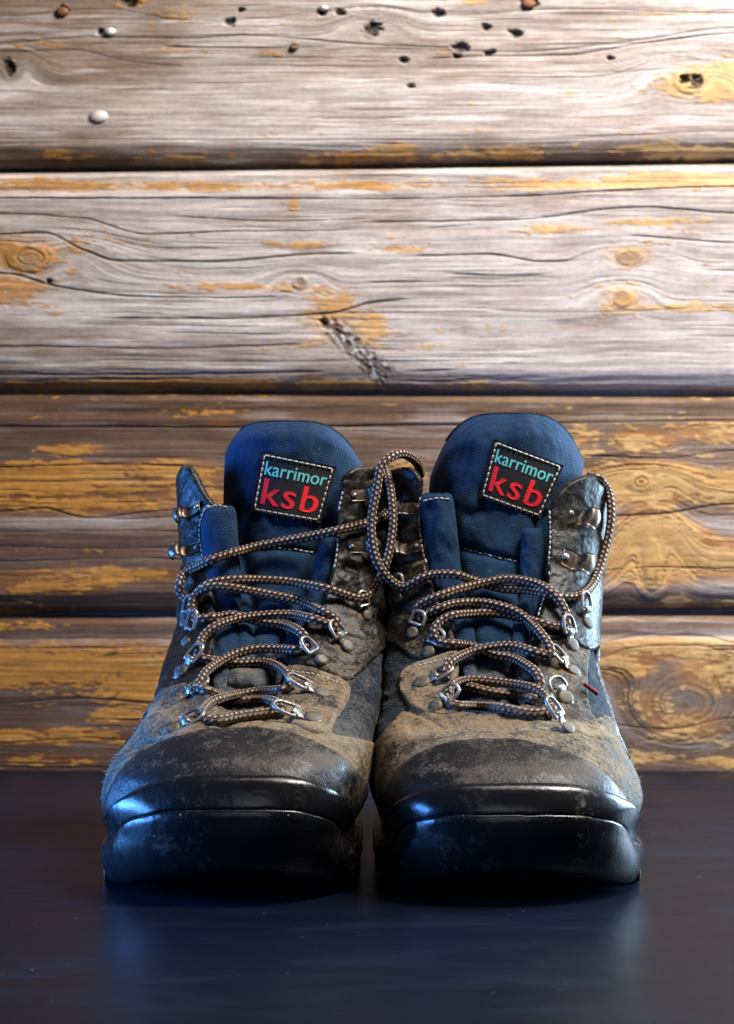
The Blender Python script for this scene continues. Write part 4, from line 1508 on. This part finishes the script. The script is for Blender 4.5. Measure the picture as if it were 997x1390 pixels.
RIGHT = dict(
    seed=8, base=(0.062, 0.15), cap_z=0.067,
    label='right boot of the pair, lace end looping beside its flap with two hooks',
    table=[
        (.028, .0000, .0610, .085, .0042, .1240, 2.75, .300, .058),
        (.039, .0000, .0610, .085, .0034, .1250, 2.75, .303, .058),
        (.048, .0030, .0612, .087, .0036, .1225, 2.65, .304, .058),
        (.0530, .0070, .0615, .088, .0040, .1200, 2.60, .304, .058),
        (.0600, .0175, .0618, .092, .0046, .1172, 2.55, .304, .058),
        (.0680, .0360, .0620, .098, .0055, .1145, 2.45, .302, .058),
        (.0730, .0600, .0624, .106, .0066, .1135, 2.30, .300, .058),
        (.0815, .0830, .0626, .118, .0078, .1118, 2.25, .298, .058),
        (.0945, .1030, .0627, .136, .0088, .1098, 2.25, .296, .058),
        (.1065, .1180, .0630, .152, .0095, .1112, 2.3, .293, .059),
        (.1290, .1380, .0634, .175, .0103, .1150, 2.4, .288, .060),
        (.1440, .1470, .0638, .182, .0106, .1172, 2.4, .285, .062),
        (.1660, .1560, .0645, .190, .0108, .1200, 2.4, .283, .063),
        (.1885, .1600, .0645, .192, .0110, .1200, 2.4, .282, .064),
        (.2000, .1610, .0645, .193, .0110, .1195, 2.4, .282, .064)],
    ridge=[.0396, .0394, .0362, .0300, .0245, .0200, .0190, .0190],
    rand_top=[.0528, .0524, .0488, .0425, .0365, .0320, .0310, .0300],
    outline=[(440, 1400), (440, 700), (505, 660), (520, 645), (540, 634), (560, 634), (572, 646), (580, 668), (600, 640), (735, 640), (744, 690), (752, 674), (768, 656), (790, 645), (806, 644), (818, 652), (826, 668), (860, 760), (940, 900), (960, 1400)],
    throat=[(650, 972), (622, 964), (614, 942), (622, 915), (624, 893), (612, 845), (592, 810), (578, 767), (572, 710), (573, 674), (580, 560), (764, 560), (750, 660), (745, 700), (744, 740), (743, 785), (733, 835), (725, 868), (729, 905), (727, 932), (716, 955), (690, 970)],
    crease=[([(560, 990), (640, 985), (720, 985)], 7, .0010), ([(530, 720), (575, 700)], 7, .0018), ([(530, 765), (580, 757)], 6, .0018), ([(530, 830), (590, 840)], 7, .0014), ([(745, 770), (815, 790)], 8, .0014), ([(750, 720), (815, 728)], 8, .0010),
            ([(735, 905), (790, 915)], 6, .001), ([(740, 975), (830, 1000)], 6, .0008), ([(550, 965), (600, 985), (700, 990)], 3, .0012)],
    panels=[
        dict(name='vamp', poly=[(440, 1400), (440, 1060), (510, 1010), (530, 985), (556, 960), (600, 958), (640, 962), (690, 962), (725, 958), (760, 975), (800, 982), (824, 968), (848, 985), (930, 1030), (960, 1400)], thick=.0012, mat=M_vamp, dust=.40, rough_edge=1.5),
        dict(name='quarter', poly=[(440, 560), (590, 560), (600, 760), (630, 850), (632, 880), (600, 892), (575, 897), (556, 893), (545, 882), (530, 872), (440, 860)], thick=.0020, mat=M_quarter, dust=-.05, rough_edge=1.5),
        dict(name='quarter', poly=[(715, 850), (800, 860), (797, 900), (797, 955), (810, 985), (840, 1012), (800, 1004), (760, 990), (730, 968), (715, 945)], thick=.0020, mat=M_vamp, dust=.30, rough_edge=1.5),
        dict(name='facing', poly=[(730, 560), (940, 560), (940, 740), (826, 770), (818, 850), (809, 880), (798, 889), (784, 882), (765, 868), (740, 875), (715, 885), (720, 830), (735, 780)], thick=.0030, mat=M_quarter, dust=-.10, even=0.45, back=(.02, .172)),
        dict(name='eyestay', poly=[(542, 932), (546, 910), (575, 898), (612, 886), (634, 888), (634, 970), (600, 973), (564, 971), (548, 952)], thick=.0027, mat=M_vamp, dust=.58, rough_edge=1.5),
        dict(name='toe_cap', poly=[(440, 1400), (470, 1180), (508, 1110), (522, 1070), (548, 1036), (590, 1013), (640, 1005), (690, 1004), (740, 1012), (785, 1028), (822, 1052), (845, 1080), (862, 1110), (900, 1180), (960, 1400)], thick=.0022, mat=M_cap, dust=.10, roll=9.0),
    ],
    tongue=dict(rows=[(0, 992, 605, 738, .077), (.12, 950, 605, 736, .092), (.25, 900, 605, 744, .113), (.4, 840, 596, 746, .138), (.55, 775, 588, 748, .154), (.7, 700, 582, 762, .161), (.85, 636, 582, 788, .165), (1, 560, 584, 793, .168)],
                arch=(88, 3.4, 66, 4.0), tilt=0,
                folds=[([(618, 742), (660, 752), (712, 765)], 5, .0030), ([(608, 690), (618, 760), (640, 830), (640, 900)], 8, .0050), ([(735, 700), (715, 780), (708, 850), (706, 920)], 7, .0045), ([(625, 880), (660, 872), (705, 880)], 6, .003), ([(625, 915), (670, 908), (715, 915)], 6, .003), ([(640, 700), (655, 690), (656, 665)], 7, .003)],
                dust=[(670, 935, 60, 25, .65), (660, 905, 60, 25, .25)]),
    pads=[dict(rows=[(669, 593, 22, .1600), (720, 598, 23, .1575), (770, 604, 22, .154), (820, 618, 20, .145), (860, 630, 15, .133), (905, 637, 11, .115), (940, 640, 3, .100)]),
          dict(rows=[(716, 724, 15, .1600), (760, 723, 17, .156), (800, 722, 15, .150), (840, 712, 13, .139), (882, 706, 11, .121), (925, 704, 3, .105)])],
    dust=[(590, 930, 50, 40, .35), (650, 990, 110, 16, .45), (560, 990, 30, 30, .30), (800, 1010, 40, 40, .05), (690, 1050, 140, 7, .38), (600, 1045, 40, 20, .15), (690, 1012, 90, 12, .22), (800, 1070, 40, 40, .2), (560, 870, 30, 40, .15), (550, 745, 14, 20, .25), (760, 985, 40, 20, .25), (790, 1040, 60, 30, .20)],
    sole_dust=[(780, 1130, 40, 40, .75), (800, 1120, 30, 50, .4), (640, 1185, 120, 14, .30), (850, 1150, 18, 50, .5)],
    lace_dust=[(670, 955, 90, 26, .75), (650, 900, 90, 30, .2)],
    patch=[(671, 596), (766, 632), (734, 704), (651, 674)],
    words=[('karrimor', (.085, .925, .365, .135), 0, M_teal), ('ksb', (.11, .895, .855, .42), 1, M_red)],
    rings=[((573, 928), (616, 912), 13, True), ((592, 960), (622, 936), 11, False), ((583, 886), (601, 860), 10, False), ((561, 860), (574, 834), 10, False), ((541, 812), (547, 782), 8, False),
           ((770, 990), (738, 952), 11, True), ((767, 948), (748, 925), 13, True), ((778, 912), (744, 882), 11, True), ((776, 876), (764, 838), 11, True), ((797, 846), (788, 806), 10, True)],
    hooks=[((786, 702), (815, 712), 17), ((778, 762), (808, 772), 17), ((556, 690), (530, 690), 11), ((556, 745), (530, 745), 11)],
    laces=[
        [(607, 944, .2), (609, 952, .8), (620, 957, 1.2), (645, 958, 1), (683, 961, 1), (715, 967, 1.5), (738, 966, 2), (748, 956, 2), (746, 944, 2)],
        [(612, 952, 1), (610, 942, 2), (614, 930, 2.5), (636, 923, 3), (683, 927, 4), (724, 934, 4), (744, 948, 3.5), (750, 962, 2), (744, 972, 1)],
        [(620, 938, 1), (634, 932, .5), (660, 938, .5), (683, 942, .5), (706, 944, .5), (728, 950, .5)],
        [(606, 922, 1), (606, 910, 3), (613, 898, 3.5), (634, 887, 4), (664, 879, 5), (698, 877, 5), (725, 885, 3.5), (742, 890, 1)],
        [(592, 868, .5), (602, 873, 1), (626, 875, 1), (650, 880, 1), (672, 889, 2), (698, 894, 3), (724, 909, 4), (733, 922, 3), (734, 934, 1.5)],
        [(596, 872, 1), (590, 860, 3), (595, 847, 4), (614, 836, 4), (648, 833, 4), (683, 834, 3), (712, 840, 2), (740, 848, 1.5), (756, 851, 1.5), (766, 846, 1)],
        [(570, 842, .5), (578, 834, 1.5), (596, 826, 2.5), (614, 820, 4), (645, 818, 5), (671, 821, 6), (700, 830, 6.5), (722, 846, 6), (738, 864, 5), (747, 880, 3), (748, 892, 1.5)],
        [(572, 838, 1), (565, 830, 2.5), (572, 820, 3.5), (594, 810, 4.5), (620, 801, 5), (650, 794, 6), (688, 786, 7), (724, 791, 6.5), (750, 805, 5.5), (766, 826, 4), (769, 844, 2), (764, 856, 1)],
        [(571, 645, 0, .190), (567, 630, 0, .176), (556, 620, 0, .166), (543, 616, 0, .158), (529, 622, 0, .152), (517, 636, 0, .150), (511, 666, 0, .148), (505, 703, 0, .146), (506, 738, 0, .144), (513, 764, 0, .143), (526, 783, 0, .144), (540, 794, 0, .146), (553, 796, 2.5), (572, 785, 3), (590, 780, 4), (618, 780, 5), (644, 788, 4), (681, 799, 3), (717, 801, 3), (745, 806, 3), (768, 811, 2.5), (792, 807, 3), (808, 787, 3), (822, 745, 0, .166), (830, 705, 0, .170), (828, 672, 0, .176), (816, 651, 0, .184), (802, 646, 0, .196)],
    ],
    seams=[[(746, 694), (747, 730), (745, 760), (746, 785)], [(572, 676), (570, 710), (575, 750), (582, 770)], [(576, 680), (594, 677), (612, 678)], [(630, 745), (665, 754), (708, 765)], [(568, 904), (590, 899), (610, 893)], [(738, 812), (728, 845), (722, 872)]],
)
for cfg in (LEFT, RIGHT):
    b = Boot(cfg)
    b.build()
    if cfg is RIGHT:      # the small red tab sewn into the outer side seam
        h = b.hit(800, 940)
        if h is not None:
            p, n = h
            V, F = rounded_box((-0.0042, -0.0016, -0.0010), (0.0042, 0.0016, 0.0010), 0.0006, 2)
            R = np.array([[0.75, 0.0, 0.66], [0, 1, 0], [-0.66, 0, 0.75]])
            mesh_obj('side_tab', V @ np.array([[.8, 0, -.6], [0, 1, 0], [.6, 0, .8]]) + p + n * 0.0022 - b.base, F, M_tag, b.root)
